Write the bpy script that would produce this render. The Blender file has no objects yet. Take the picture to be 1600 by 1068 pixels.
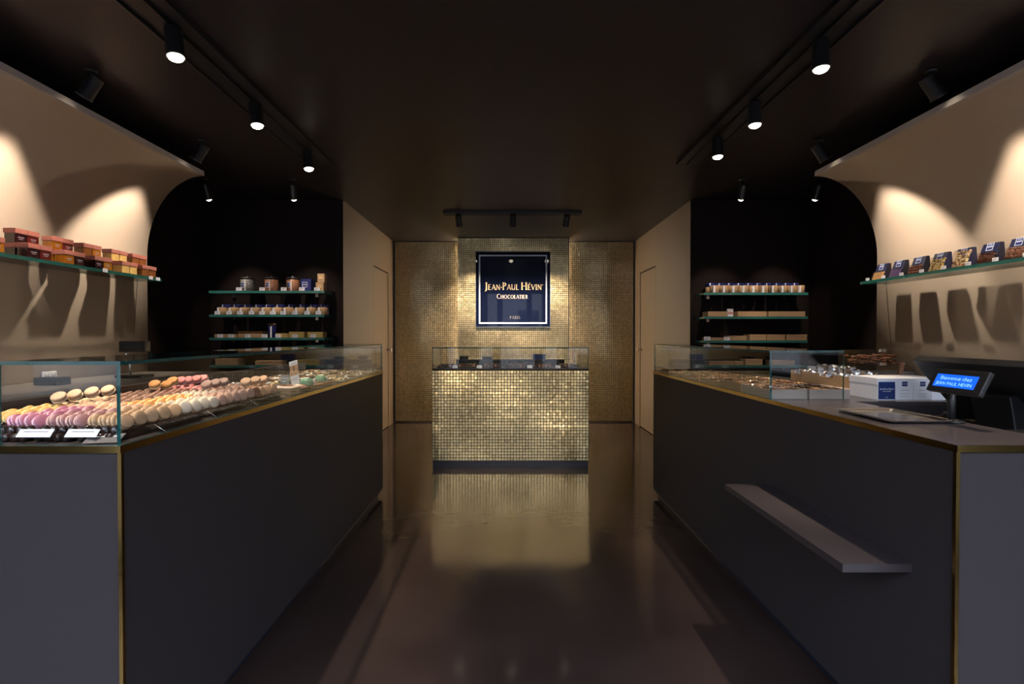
import bpy, bmesh, math, random
from mathutils import Vector, Matrix
random.seed(7)
R = math.radians
PI = math.pi
S = bpy.context.scene
COL = S.collection

# ------------------------------------------------------------------ camera, world, exposure
cam_d = bpy.data.cameras.new('camera'); cam = bpy.data.objects.new('camera', cam_d); COL.objects.link(cam)
cam.location = (0, 0, 1.29); cam.rotation_euler = (R(90 - 0.716), 0, 0)
cam_d.sensor_width = 36; cam_d.lens = 18; cam_d.shift_x = 7 / 1600; cam_d.clip_start = 0.05
S.camera = cam
S.view_settings.view_transform = 'Standard'; S.view_settings.look = 'None'
S.view_settings.exposure = 0.0; S.view_settings.gamma = 1.0; S.view_settings.use_curve_mapping = False
W = bpy.data.worlds.new('sky'); S.world = W; W.use_nodes = True
bg = W.node_tree.nodes['Background']; bg.inputs[0].default_value = (0.74, 0.81, 1.0, 1); bg.inputs[1].default_value = 16.0
S.cycles.transparent_max_bounces = 32
S.cycles.max_bounces = 10
S.cycles.sample_clamp_indirect = 4.0

def portal(x0, x1, z0, z1, y):
    d = bpy.data.lights.new('window_portal', 'AREA'); d.shape = 'RECTANGLE'; d.size = x1 - x0; d.size_y = z1 - z0
    d.cycles.is_portal = True
    o = bpy.data.objects.new('window_portal', d); COL.objects.link(o)
    o.location = ((x0 + x1) / 2, y, (z0 + z1) / 2); o.rotation_euler = (R(90), 0, 0)
OPENINGS = [(-2.95, -0.98, 0.10, 2.5), (-0.58, -0.30, 0.05, 2.5), (-0.14, 0.55, 0.02, 2.5), (0.70, 1.0, 0.05, 2.5), (1.22, 2.95, 0.10, 2.5)]
for (a, b, c, d) in OPENINGS: portal(a, b, c, d, -0.40)

# ------------------------------------------------------------------ materials
MATS = {}
def mat(name, col, rough=0.5, metal=0.0, bump=0.0, bscale=60.0, var=0.0, vscale=8.0, coat=0.0, emit=None, estr=0.0, ior=None, crough=0.05, trans=0.0):
    if name in MATS: return MATS[name]
    m = bpy.data.materials.new(name); m.use_nodes = True; N = m.node_tree.nodes; L = m.node_tree.links
    b = N['Principled BSDF']
    b.inputs['Base Color'].default_value = (*col, 1); b.inputs['Roughness'].default_value = rough; b.inputs['Metallic'].default_value = metal
    if coat: b.inputs['Coat Weight'].default_value = coat; b.inputs['Coat Roughness'].default_value = crough
    if ior: b.inputs['IOR'].default_value = ior
    if trans: b.inputs['Transmission Weight'].default_value = trans
    if emit: b.inputs['Emission Color'].default_value = (*emit, 1); b.inputs['Emission Strength'].default_value = estr
    if bump or var:
        tc = N.new('ShaderNodeTexCoord')
    if bump:
        n = N.new('ShaderNodeTexNoise'); n.inputs['Scale'].default_value = bscale; n.inputs['Detail'].default_value = 4
        L.new(tc.outputs['Object'], n.inputs['Vector'])
        bp = N.new('ShaderNodeBump'); bp.inputs['Strength'].default_value = bump; bp.inputs['Distance'].default_value = 0.002
        L.new(n.outputs[0], bp.inputs['Height']); L.new(bp.outputs[0], b.inputs['Normal'])
    if var:
        n2 = N.new('ShaderNodeTexNoise'); n2.inputs['Scale'].default_value = vscale; n2.inputs['Detail'].default_value = 5
        L.new(tc.outputs['Object'], n2.inputs['Vector'])
        r = N.new('ShaderNodeValToRGB')
        r.color_ramp.elements[0].position = 0.3; r.color_ramp.elements[1].position = 0.7
        r.color_ramp.elements[0].color = (*[max(0, c * (1 - var)) for c in col], 1)
        r.color_ramp.elements[1].color = (*[min(1, c * (1 + var)) for c in col], 1)
        L.new(n2.outputs[0], r.inputs[0]); L.new(r.outputs[0], b.inputs['Base Color'])
    MATS[name] = m
    return m

def glass_mat(name, tint, refl=0.04, body=None, bodyfac=0.0):
    """thin sheet: transparent, with a mirror that follows Schlick's law on either side"""
    m = bpy.data.materials.new(name); m.use_nodes = True; N = m.node_tree.nodes; L = m.node_tree.links
    N.clear(); out = N.new('ShaderNodeOutputMaterial')
    g = N.new('ShaderNodeNewGeometry'); dot = N.new('ShaderNodeVectorMath'); dot.operation = 'DOT_PRODUCT'
    L.new(g.outputs['Normal'], dot.inputs[0]); L.new(g.outputs['Incoming'], dot.inputs[1])
    ab = N.new('ShaderNodeMath'); ab.operation = 'ABSOLUTE'; L.new(dot.outputs['Value'], ab.inputs[0])
    om = N.new('ShaderNodeMath'); om.operation = 'SUBTRACT'; om.inputs[0].default_value = 1.0; L.new(ab.outputs[0], om.inputs[1])
    pw = N.new('ShaderNodeMath'); pw.operation = 'POWER'; pw.inputs[1].default_value = 5.0; L.new(om.outputs[0], pw.inputs[0])
    ma = N.new('ShaderNodeMath'); ma.operation = 'MULTIPLY_ADD'; ma.inputs[1].default_value = 1 - refl; ma.inputs[2].default_value = refl
    L.new(pw.outputs[0], ma.inputs[0])
    tr = N.new('ShaderNodeBsdfTransparent'); tr.inputs[0].default_value = (*tint, 1)
    gl = N.new('ShaderNodeBsdfGlossy'); gl.inputs['Roughness'].default_value = 0.0
    mx = N.new('ShaderNodeMixShader'); L.new(ma.outputs[0], mx.inputs[0])
    if body:
        df = N.new('ShaderNodeBsdfDiffuse'); df.inputs[0].default_value = (*body, 1)
        m2 = N.new('ShaderNodeMixShader'); m2.inputs[0].default_value = bodyfac
        L.new(tr.outputs[0], m2.inputs[1]); L.new(df.outputs[0], m2.inputs[2]); L.new(m2.outputs[0], mx.inputs[1])
    else: L.new(tr.outputs[0], mx.inputs[1])
    L.new(gl.outputs[0], mx.inputs[2]); L.new(mx.outputs[0], out.inputs[0])
    MATS[name] = m
    return m

M_glass = glass_mat('clear_glass', (0.97, 0.985, 0.98))
M_edge = glass_mat('green_glass_edge', (0.10, 0.38, 0.36), 0.06, (0.06, 0.27, 0.25), 0.55)
M_sedge = glass_mat('sea_green_glass_edge', (0.2, 0.45, 0.44), 0.06, (0.025, 0.14, 0.125), 0.6)
M_cedge = glass_mat('dark_green_glass_edge', (0.25, 0.50, 0.50), 0.08, (0.015, 0.085, 0.08), 0.6)
M_acryl = glass_mat('clear_acrylic', (0.95, 0.95, 0.95))
M_film = glass_mat('wrapper_film', (0.93, 0.93, 0.93), 0.12)
M_wall = mat('beige_plaster', (0.52, 0.44, 0.36), 0.75, bump=0.04, bscale=90)
M_lip = mat('panel_edge_paint', (0.50, 0.44, 0.40), 0.6)
M_dark = mat('black_brown_paint', (0.014, 0.0105, 0.0105), 0.7, ior=1.1, bump=0.05, bscale=40)
M_ceil = mat('chocolate_ceiling_paint', (0.024, 0.019, 0.019), 0.42, ior=1.3, bump=0.03, bscale=30)
M_corr = mat('tan_corridor_paint', (0.175, 0.128, 0.086), 0.6)
M_count = mat('taupe_laminate', (0.033, 0.028, 0.0295), 0.55, ior=1.2, bump=0.03, bscale=200)
M_top = mat('taupe_worktop', (0.058, 0.047, 0.047), 0.25, bump=0.02, bscale=200)
M_plinth = mat('navy_plinth', (0.012, 0.014, 0.024), 0.4)
M_brass = mat('brass', (0.46, 0.31, 0.10), 0.18, 1.0, bump=0.03, bscale=30)
M_gold = mat('gold_mosaic', (0.86, 0.68, 0.38), 0.33, 1.0, var=0.18, vscale=25)
M_gold2 = mat('gold_mosaic_satin', (0.90, 0.71, 0.39), 0.38, 1.0, var=0.2, vscale=30)
M_grout = mat('dark_grout', (0.03, 0.024, 0.015), 0.7)
M_black = mat('black_metal', (0.012, 0.012, 0.014), 0.4)
M_bplast = mat('black_plastic', (0.008, 0.008, 0.009), 0.42)
M_navy = mat('navy_card', (0.012, 0.016, 0.055), 0.4)
M_navylid = mat('navy_lid', (0.010, 0.018, 0.13), 0.3)
M_sign = mat('navy_lacquer', (0.006, 0.010, 0.030), 0.02, ior=1.42)
M_white = mat('white_card', (0.78, 0.80, 0.84), 0.5)
M_pale = mat('pale_blue_line', (0.62, 0.70, 0.88), 0.4)
M_goldink = mat('gold_lettering', (0.98, 0.70, 0.38), 0.4)
M_paleink = mat('pale_lettering', (0.80, 0.62, 0.55), 0.4)
M_dimink = mat('dim_lettering', (0.16, 0.15, 0.17), 0.4)
M_kraft = mat('kraft_card', (0.36, 0.23, 0.125), 0.75, bump=0.06, bscale=120)
M_kraftlight = mat('grey_kraft_card', (0.33, 0.27, 0.23), 0.7, bump=0.05, bscale=120)
M_goldbox = mat('gold_foil_card', (0.50, 0.36, 0.12), 0.4, 0.5)
M_silver = mat('silver_foil', (0.86, 0.86, 0.88), 0.22, 1.0, bump=0.5, bscale=150)
M_steel = mat('polished_steel', (0.86, 0.86, 0.87), 0.22, 1.0)
M_choc = mat('dark_chocolate', (0.045, 0.018, 0.010), 0.3)
M_milk = mat('milk_chocolate', (0.19, 0.085, 0.045), 0.35)
M_tray = mat('dark_brown_plastic', (0.020, 0.010, 0.008), 0.18)
M_copperlid = mat('copper_pink_lid', (0.36, 0.135, 0.11), 0.42, bump=0.02, bscale=50)
M_copper = mat('copper_canister', (0.42, 0.20, 0.12), 0.3, 0.4)
M_pewter = mat('pewter_print', (0.20, 0.20, 0.20), 0.45, var=0.7, vscale=60)
M_tick = mat('price_card_white', (0.70, 0.72, 0.80), 0.5)
M_tickdark = mat('price_card_dark', (0.085, 0.075, 0.085), 0.5)
M_lens = mat('lamp_lens', (1, 1, 1), 0.3, emit=(1.0, 0.86, 0.66), estr=14.0)
M_led = mat('led_strip', (1, 1, 1), 0.4, emit=(1.0, 0.78, 0.54), estr=60.0)

# floor: polished, slightly scratched brown concrete
M_floor = mat('polished_brown_floor', (0.030, 0.019, 0.016), 0.5, ior=1.2, coat=1.0, crough=0.05)
def floor_nodes():
    N = M_floor.node_tree.nodes; L = M_floor.node_tree.links; b = N['Principled BSDF']
    tc = N.new('ShaderNodeTexCoord'); n = N.new('ShaderNodeTexNoise'); n.inputs['Scale'].default_value = 2.2; n.inputs['Detail'].default_value = 8
    L.new(tc.outputs['Object'], n.inputs['Vector'])
    r = N.new('ShaderNodeValToRGB'); r.color_ramp.elements[0].position = 0.3; r.color_ramp.elements[1].position = 0.72
    r.color_ramp.elements[0].color = (0.024, 0.015, 0.013, 1); r.color_ramp.elements[1].color = (0.038, 0.024, 0.021, 1)
    L.new(n.outputs[0], r.inputs[0])
    w = N.new('ShaderNodeTexVoronoi'); w.inputs['Scale'].default_value = 26.0
    L.new(tc.outputs['Object'], w.inputs['Vector'])
    sp = N.new('ShaderNodeMath'); sp.operation = 'LESS_THAN'; sp.inputs[1].default_value = 0.035; L.new(w.outputs['Distance'], sp.inputs[0])
    mx = N.new('ShaderNodeMix'); mx.data_type = 'RGBA'; L.new(sp.outputs[0], mx.inputs[0]); L.new(r.outputs[0], mx.inputs[6]); mx.inputs[7].default_value = (0.10, 0.08, 0.07, 1)
    L.new(mx.outputs[2], b.inputs['Base Color'])
    n2 = N.new('ShaderNodeTexNoise'); n2.inputs['Scale'].default_value = 14; n2.inputs['Detail'].default_value = 6; L.new(tc.outputs['Object'], n2.inputs['Vector'])
    mr = N.new('ShaderNodeMapRange'); mr.inputs[3].default_value = 0.06; mr.inputs[4].default_value = 0.14; L.new(n2.outputs[0], mr.inputs[0]); L.new(mr.outputs[0], b.inputs['Coat Roughness'])
    bp = N.new('ShaderNodeBump'); bp.inputs['Strength'].default_value = 0.05; bp.inputs['Distance'].default_value = 0.01; L.new(n2.outputs[0], bp.inputs['Height']); L.new(bp.outputs[0], b.inputs['Coat Normal'])
floor_nodes()

# ------------------------------------------------------------------ mesh builder
class MB:
    def __init__(self): self.v = []; self.f = []; self.m = []; self.s = []
    def add(self, vs, fs, mi=0, smooth=False):
        o = len(self.v); self.v += [tuple(x) for x in vs]
        for f in fs: self.f.append([i + o for i in f]); self.m.append(mi); self.s.append(smooth)
        return self
    def box(self, lo, hi, mi=0, edge=None):
        x0, y0, z0 = lo; x1, y1, z1 = hi
        vs = [(x0, y0, z0), (x1, y0, z0), (x1, y1, z0), (x0, y1, z0), (x0, y0, z1), (x1, y0, z1), (x1, y1, z1), (x0, y1, z1)]
        fs = [(0, 3, 2, 1), (4, 5, 6, 7), (0, 1, 5, 4), (2, 3, 7, 6), (1, 2, 6, 5), (3, 0, 4, 7)]
        if edge is None: return self.add(vs, fs, mi)
        d = (x1 - x0, y1 - y0, z1 - z0); k = d.index(min(d)); big = {0: (4, 5), 1: (2, 3), 2: (0, 1)}[k]
        for i, f in enumerate(fs): self.add(vs, [f], mi if i in big else edge)
        return self
    def cbox(self, c, s, mi=0): return self.box([c[i] - s[i] / 2 for i in range(3)], [c[i] + s[i] / 2 for i in range(3)], mi)
    def xbox(self, mtx, lo, hi, mi=0):
        t = MB().box(lo, hi); return self.add([mtx @ Vector(p) for p in t.v], t.f, mi)
    def lathe(self, prof, seg=16, mtx=None, mi=0, smooth=True, mis=None):
        """prof: (r, z) from the bottom to the top; r = 0 closes to a pole"""
        vs = []; rings = []
        for r, z in prof:
            if r < 1e-6: rings.append([len(vs)]); vs.append(Vector((0, 0, z)))
            else:
                rings.append(list(range(len(vs), len(vs) + seg)))
                vs += [Vector((r * math.cos(2 * PI * i / seg), r * math.sin(2 * PI * i / seg), z)) for i in range(seg)]
        if mtx: vs = [mtx @ p for p in vs]
        base = len(self.v); self.v += [tuple(p) for p in vs]
        for k in range(len(rings) - 1):
            a, b = rings[k], rings[k + 1]; mm = mis[k] if mis else mi
            for i in range(seg):
                j = (i + 1) % seg
                if len(a) == 1 and len(b) == 1: continue
                if len(a) == 1: f = [a[0], b[j], b[i]]; f = [a[0], b[i], b[j]][::-1] if False else [a[0], b[j], b[i]]
                elif len(b) == 1: f = [a[i], a[j], b[0]]
                else: f = [a[i], a[j], b[j], b[i]]
                self.f.append([base + q for q in f]); self.m.append(mm); self.s.append(smooth)
        return self
    def tube(self, pts, r, seg=8, mi=0):
        pts = [Vector(p) for p in pts]; vs = []
        for i, p in enumerate(pts):
            t = (pts[min(i + 1, len(pts) - 1)] - pts[max(i - 1, 0)]).normalized()
            a = t.orthogonal().normalized(); b = t.cross(a)
            vs += [p + a * r * math.cos(2 * PI * k / seg) + b * r * math.sin(2 * PI * k / seg) for k in range(seg)]
        fs = []
        for i in range(len(pts) - 1):
            for k in range(seg):
                j = (k + 1) % seg; fs.append((i * seg + k, i * seg + j, (i + 1) * seg + j, (i + 1) * seg + k))
        fs.append(tuple(range(seg))[::-1]); n = (len(pts) - 1) * seg; fs.append(tuple(range(n, n + seg)))
        return self.add(vs, fs, mi, True)
    def prism(self, poly, mtx, depth, mi=0):
        """poly in local x,y; pushed along local z"""
        n = len(poly); vs = [mtx @ Vector((x, y, 0)) for x, y in poly] + [mtx @ Vector((x, y, depth)) for x, y in poly]
        fs = [tuple(range(n))[::-1], tuple(range(n, 2 * n))] + [(i, (i + 1) % n, n + (i + 1) % n, n + i) for i in range(n)]
        return self.add(vs, fs, mi)
    def blob(self, c, s, rot=0.0, seg=8, mi=0, tilt=0.0):
        mtx = Matrix.Translation(c) @ Matrix.Rotation(rot, 4, 'Z') @ Matrix.Rotation(tilt, 4, 'X') @ Matrix.Diagonal((*s, 1))
        pr = [(0, -1)] + [(math.sin(PI * k / 5), -math.cos(PI * k / 5)) for k in range(1, 5)] + [(0, 1)]
        return self.lathe(pr, seg, mtx, mi)
    def mesh(self, name, mats, bevel=0.0):
        me = bpy.data.meshes.new(name); me.from_pydata(self.v, [], self.f)
        for m in (mats if isinstance(mats, (list, tuple)) else [mats]): me.materials.append(m)
        me.polygons.foreach_set('material_index', self.m); me.polygons.foreach_set('use_smooth', self.s)
        bm = bmesh.new(); bm.from_mesh(me)
        if bevel:
            bmesh.ops.bevel(bm, geom=list(bm.edges), offset=bevel, segments=2, affect='EDGES', profile=0.6)
        bmesh.ops.recalc_face_normals(bm, faces=bm.faces); bm.to_mesh(me); bm.free(); me.update()
        return me
    def obj(self, name, mats, parent=None, bevel=0.0, kind=None, loc=None):
        o = bpy.data.objects.new(name, self.mesh(name, mats, bevel)); COL.objects.link(o)
        if parent: o.parent = parent
        if kind: o['kind'] = kind
        if loc: o.location = loc
        return o

def tag(o, label, cat, group=None):
    o['label'] = label; o['category'] = cat
    if group: o['group'] = group
    return o
def thing(name, label, cat, loc=(0, 0, 0), group=None, rz=0.0):
    o = bpy.data.objects.new(name, None); COL.objects.link(o); o.location = loc; o.rotation_euler = (0, 0, rz); o.empty_display_size = 0.05
    return tag(o, label, cat, group)
def put(name, me, parent=None, loc=(0, 0, 0), rot=None, kind=None):
    o = bpy.data.objects.new(name, me); COL.objects.link(o); o.location = loc
    if rot: o.rotation_euler = rot
    if parent: o.parent = parent
    if kind: o['kind'] = kind
    return o
def struct(name, mb, mats, parent=None, bevel=0.0): return mb.obj(name, mats, parent, bevel, kind='structure')
def copy_thing(root, loc, label, group=None, rot=None):
    r = root.copy(); COL.objects.link(r); r.location = loc; r['label'] = label
    if group: r['group'] = group
    if rot: r.rotation_euler = rot
    for ch in root.children:
        c = ch.copy(); COL.objects.link(c); c.parent = r
        for g in ch.children:
            d = g.copy(); COL.objects.link(d); d.parent = c
    return r
ORD = ['first', 'second', 'third', 'fourth', 'fifth', 'sixth', 'seventh', 'eighth', 'ninth', 'tenth', 'eleventh', 'twelfth', 'thirteenth', 'fourteenth', 'fifteenth', 'sixteenth', 'seventeenth', 'eighteenth', 'nineteenth', 'twentieth']

# ------------------------------------------------------------------ lettering (flared capitals drawn as strokes)
def glyph(ch):
    """[(polygon)] in a box one unit high; and the advance"""
    P = []
    def st(x0, y0, x1, y1, w=0.17, fl=1.45):
        d = Vector((x1 - x0, y1 - y0)); n = Vector((-d.y, d.x)).normalized(); a = Vector((x0, y0)); b = Vector((x1, y1))
        q = [(0, fl), (0.12, 1.05), (0.5, 0.92), (0.88, 1.05), (1, fl)]
        for k in range(4):
            (t0, f0), (t1, f1) = q[k], q[k + 1]
            p0 = a.lerp(b, t0); p1 = a.lerp(b, t1); P.append([tuple(p0 + n * w * f0 / 2), tuple(p0 - n * w * f0 / 2), tuple(p1 - n * w * f1 / 2), tuple(p1 + n * w * f1 / 2)])
    def arc(cx, cy, rx, ry, a0, a1, w=0.17, thin=0.08, n=14):
        pr = None
        for k in range(n + 1):
            a = R(a0 + (a1 - a0) * k / n); ww = thin + (w - thin) * abs(math.cos(a))
            o = (cx + rx * math.cos(a), cy + ry * math.sin(a)); i = (cx + (rx - ww) * math.cos(a), cy + (ry - ww * 0.8) * math.sin(a))
            if pr: P.append([pr[0], o, i, pr[1]])
            pr = (o, i)
    adv = 0.6; c = ch
    if c == 'J': st(0.24, 1, 0.24, 0.02); arc(0.04, 0.05, 0.265, 0.26, 0, -95); adv = 0.42
    elif c in 'EÉ':
        st(0.14, 1, 0.14, 0); st(0.1, 0.96, 0.5, 0.96, 0.075, 1.6); st(0.1, 0.52, 0.44, 0.52, 0.07, 1.5); st(0.1, 0.04, 0.53, 0.04, 0.075, 1.6); adv = 0.62
        if c == 'É': P.append([(0.25, 1.1), (0.34, 1.1), (0.46, 1.3), (0.33, 1.3)])
    elif c == 'A': st(0.06, 0, 0.37, 1, 0.07, 1.3); st(0.37, 1, 0.70, 0, 0.14, 1.2); st(0.18, 0.33, 0.56, 0.33, 0.06, 1); adv = 0.76
    elif c == 'N': st(0.13, 0, 0.13, 1, 0.075); st(0.12, 0.98, 0.68, 0.03, 0.15, 1); st(0.67, 0, 0.67, 1, 0.075); adv = 0.82
    elif c == 'P': st(0.15, 1, 0.15, 0, 0.14); arc(0.2, 0.73, 0.36, 0.27, 90, -90); adv = 0.6
    elif c == 'U': st(0.13, 1, 0.13, 0.3, 0.13, 1.2); arc(0.385, 0.32, 0.32, 0.33, 180, 360); st(0.65, 1, 0.65, 0.3, 0.08, 1.3); adv = 0.8
    elif c == 'L': st(0.14, 1, 0.14, 0); st(0.1, 0.04, 0.52, 0.04, 0.075, 1.7); adv = 0.57
    elif c == 'H': st(0.14, 1, 0.14, 0); st(0.7, 1, 0.7, 0); st(0.14, 0.52, 0.7, 0.52, 0.07, 1); adv = 0.86
    elif c == 'V': st(0.06, 1, 0.36, 0.02, 0.14, 1.2); st(0.36, 0.02, 0.66, 1, 0.07, 1.3); adv = 0.73
    elif c == 'I': st(0.15, 1, 0.15, 0); adv = 0.32
    elif c == 'C': arc(0.46, 0.5, 0.42, 0.52, 48, 312, 0.15); adv = 0.78
    elif c == 'O': arc(0.46, 0.5, 0.42, 0.52, 0, 360, 0.15, 0.06, 24); adv = 0.93
    elif c == 'T': st(0.31, 1, 0.31, 0); st(0.02, 0.95, 0.6, 0.95, 0.08, 1.5); adv = 0.63
    elif c == 'R': st(0.15, 1, 0.15, 0); arc(0.2, 0.74, 0.33, 0.26, 90, -90); st(0.26, 0.5, 0.62, 0, 0.13, 1.2); adv = 0.66
    elif c == 'S': arc(0.28, 0.745, 0.22, 0.26, 50, 270, 0.13, 0.08); arc(0.26, 0.27, 0.24, 0.28, 90, -140, 0.13, 0.08); adv = 0.54
    elif c == '-': P.append([(0.05, 0.38), (0.2, 0.38), (0.2, 0.55), (0.05, 0.55)]); adv = 0.26
    elif c == 'o': arc(0.3, 0.5, 0.3, 0.3, 0, 360, 0.1, 0.1, 16); arc(0.3, 0.5, 0.12, 0.13, 0, 360, 0.1, 0.1, 8); adv = 0.62
    elif c == ' ': adv = 0.32
    return P, adv
def lettering(name, runs, mtx, mats, parent, depth=0.002, split=False, spacing=0.03):
    """runs: [(text, size, x centre, y baseline)] - first letters of words are larger when the run asks for it (small capitals)"""
    mb = MB()
    for (txt, size, xc, yb, small) in runs:
        x = 0; out = []; first = True
        for ch in txt:
            s = size if (first or not small) else size * small
            if ch in ' -': s2 = s; first = True
            else: first = False
            P, adv = glyph(ch)
            if ch == 'o': s = size * 0.22; dy = size * 0.55
            else: dy = 0
            out.append([[(x + px * s, py * s + dy) for px, py in p] for p in P]); x += (adv + spacing) * s
        for g in out:
            if split: mb = MB()
            for p in g: mb.prism([(px - x / 2 + xc, py + yb) for px, py in p], mtx, depth)
            if split and g: mb.obj(name, mats, parent)
    return None if split else mb.obj(name, mats, parent)

# ================================================================== ROOM SHELL
H = 2.68
fl = struct('floor', MB().box((-3.2, -0.45, -0.1), (3.2, 7.7, 0)), M_floor)
struct('ceiling', MB().box((-3.2, -0.45, H), (3.2, 7.7, H + 0.1)), M_ceil)
struct('wall_left', MB().box((-3.2, -0.45, 0), (-3.05, 5.4, H)), M_dark)
struct('wall_right', MB().box((3.1, -0.45, 0), (3.2, 5.4, H)), M_dark)
struct('wall_back_left', MB().box((-3.2, 5.27, 0), (-1.80, 5.4, H)).box((-1.80, 5.27, 0), (-1.69, 5.276, H)), M_dark)
struct('wall_back_right', MB().box((2.0, 5.27, 0), (3.2, 5.4, H)).box((1.88, 5.27, 0), (2.0, 5.276, H)), M_dark)

def wall_with_holes(x0, x1, z0, z1, y0, y1, holes):
    mb = MB(); xs = sorted({x0, x1, *[h[0] for h in holes], *[h[1] for h in holes]}); zs = sorted({z0, z1, *[h[2] for h in holes], *[h[3] for h in holes]})
    for i in range(len(xs) - 1):
        for k in range(len(zs) - 1):
            cx = (xs[i] + xs[i + 1]) / 2; cz = (zs[k] + zs[k + 1]) / 2
            if not any(h[0] < cx < h[1] and h[2] < cz < h[3] for h in holes): mb.box((xs[i], y0, zs[k]), (xs[i + 1], y1, zs[k + 1]))
    return mb
struct('wall_front', wall_with_holes(-3.2, 3.2, 0, H, -0.45, -0.30, OPENINGS), M_dark)
for i, (a, b, c, d) in enumerate(OPENINGS):
    struct('window_%d' % (i + 1), MB().box((a, -0.39, c), (b, -0.38, d)), M_glass)
# street outside the shop front
struct('pavement', MB().box((-26, -10, -0.25), (26, -0.45, -0.12)), mat('street_asphalt', (0.07, 0.07, 0.075), 0.8, bump=0.2, bscale=30))
SW = [(x, x + 1.0, z, z + 1.9) for x in (-7, -4.5, -2, 0.5, 3, 5.5) for z in (0.6, 3.8)]
ws = struct('wall_street', wall_with_holes(-26, 26, -0.2, 5.7, -10.3, -10, SW), mat('grey_stone', (0.15, 0.145, 0.14), 0.8, bump=0.2, bscale=6))
for h in SW: MB().box((h[0], -10.22, h[2]), (h[1], -10.18, h[3])).obj('window_pane', mat('dark_window', (0.02, 0.025, 0.03), 0.1), ws)

# curved beige panels along both sides
def cove(name, sx, xw, xl, y1):
    mb = MB(); pts = [(xw, 0), (xw, 1.88)]
    n = 18
    for k in range(1, n + 1):
        a = PI / 2 * k / n
        pts.append((xl + (xw - xl) * math.cos(a), 1.88 + 0.62 * math.sin(a)))
    back = []
    for i, (x, z) in enumerate(pts):
        a = Vector(pts[max(i - 1, 0)]); b = Vector(pts[min(i + 1, len(pts) - 1)]); t = (b - a).normalized(); nrm = Vector((-t.y, t.x))
        if sx < 0: nrm = -nrm if nrm.x > 0 and i < 3 else nrm
        # push away from the room
        out = Vector((-t.y, t.x)); out = out if (out.x * sx > 0 or (abs(out.x) < 1e-4 and out.y > 0)) else -out
        if i > 2 and out.y < 0: out = -out
        back.append((x + out.x * 0.035, z + out.y * 0.035))
    ring = pts + back[::-1]; m = len(ring); N = len(pts); y0 = -0.28
    vs = [(x, y0, z) for x, z in ring] + [(x, y1, z) for x, z in ring]
    for i in range(m):
        j = (i + 1) % m; mb.add(vs, [(i, j, m + j, m + i)], 0 if i < N - 1 else 1, i < N - 1)
    for i in range(N - 1):
        mb.add(vs, [(i, i + 1, m - 2 - i, m - 1 - i)], 1); mb.add(vs, [(m + i, m + i + 1, m + m - 2 - i, m + m - 1 - i)], 1)
    o = mb.obj(name, [M_wall, M_lip], kind='structure')
    bm = bmesh.new(); bm.from_mesh(o.data); bmesh.ops.remove_doubles(bm, verts=bm.verts, dist=1e-5); bmesh.ops.recalc_face_normals(bm, faces=bm.faces); bm.to_mesh(o.data); bm.free()
    return o
cove('wall_left_cove', -1, -2.74, -2.30, 3.90)
cove('wall_right_cove', 1, 2.81, 2.33, 3.90)

# corridor to the golden wall
def corridor(name, xa, xb, sx, dname, dy0, dy1):
    wy0, wy1 = 5.4, 7.7
    mb = MB(); x0, x1 = min(xa, xb), max(xa, xb); zt = 2.18
    mb.box((x0, 5.276, 0), (x1, dy0, H)); mb.box((x0, dy1, 0), (x1, 7.7, H)); mb.box((x0, dy0, zt), (x1, dy1, H))
    # back of the doorway, a dark gap round the leaf
    mb.box((xa + sx * 0.05, dy0, 0) if sx > 0 else (xb, dy0, 0), (xb, dy1, zt) if sx > 0 else (xa - 0.05, dy1, zt), 1)
    struct(name, mb, [M_corr, M_black])
    d = thing(dname, '', '', (xa, 0, 0)); del d['label']; del d['category']; d['kind'] = 'structure'
    g = 0.018
    leaf = MB().box((0.004 if sx > 0 else -0.04, dy0 + g, 0.01), (0.04 if sx > 0 else -0.004, dy1 - g, zt - g)).obj('door_leaf', M_corr, d)
    hd = MB().lathe([(0, 0), (0.022, 0), (0.022, 0.012), (0.012, 0.016), (0.012, 0.04), (0.024, 0.048), (0.024, 0.065), (0, 0.07)], 16, Matrix.Translation((0.004 * sx, dy1 - 0.09, 1.09)) @ Matrix.Rotation(-sx * PI / 2, 4, 'Y')).obj('door_handle', M_steel, d)
    hd['label'] = 'round polished steel handle'
corridor('wall_corridor_left', -1.69, -1.80, -1, 'door_1', 6.47, 7.27)
corridor('wall_corridor_right', 1.88, 2.00, 1, 'door_2', 6.51, 7.27)

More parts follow.
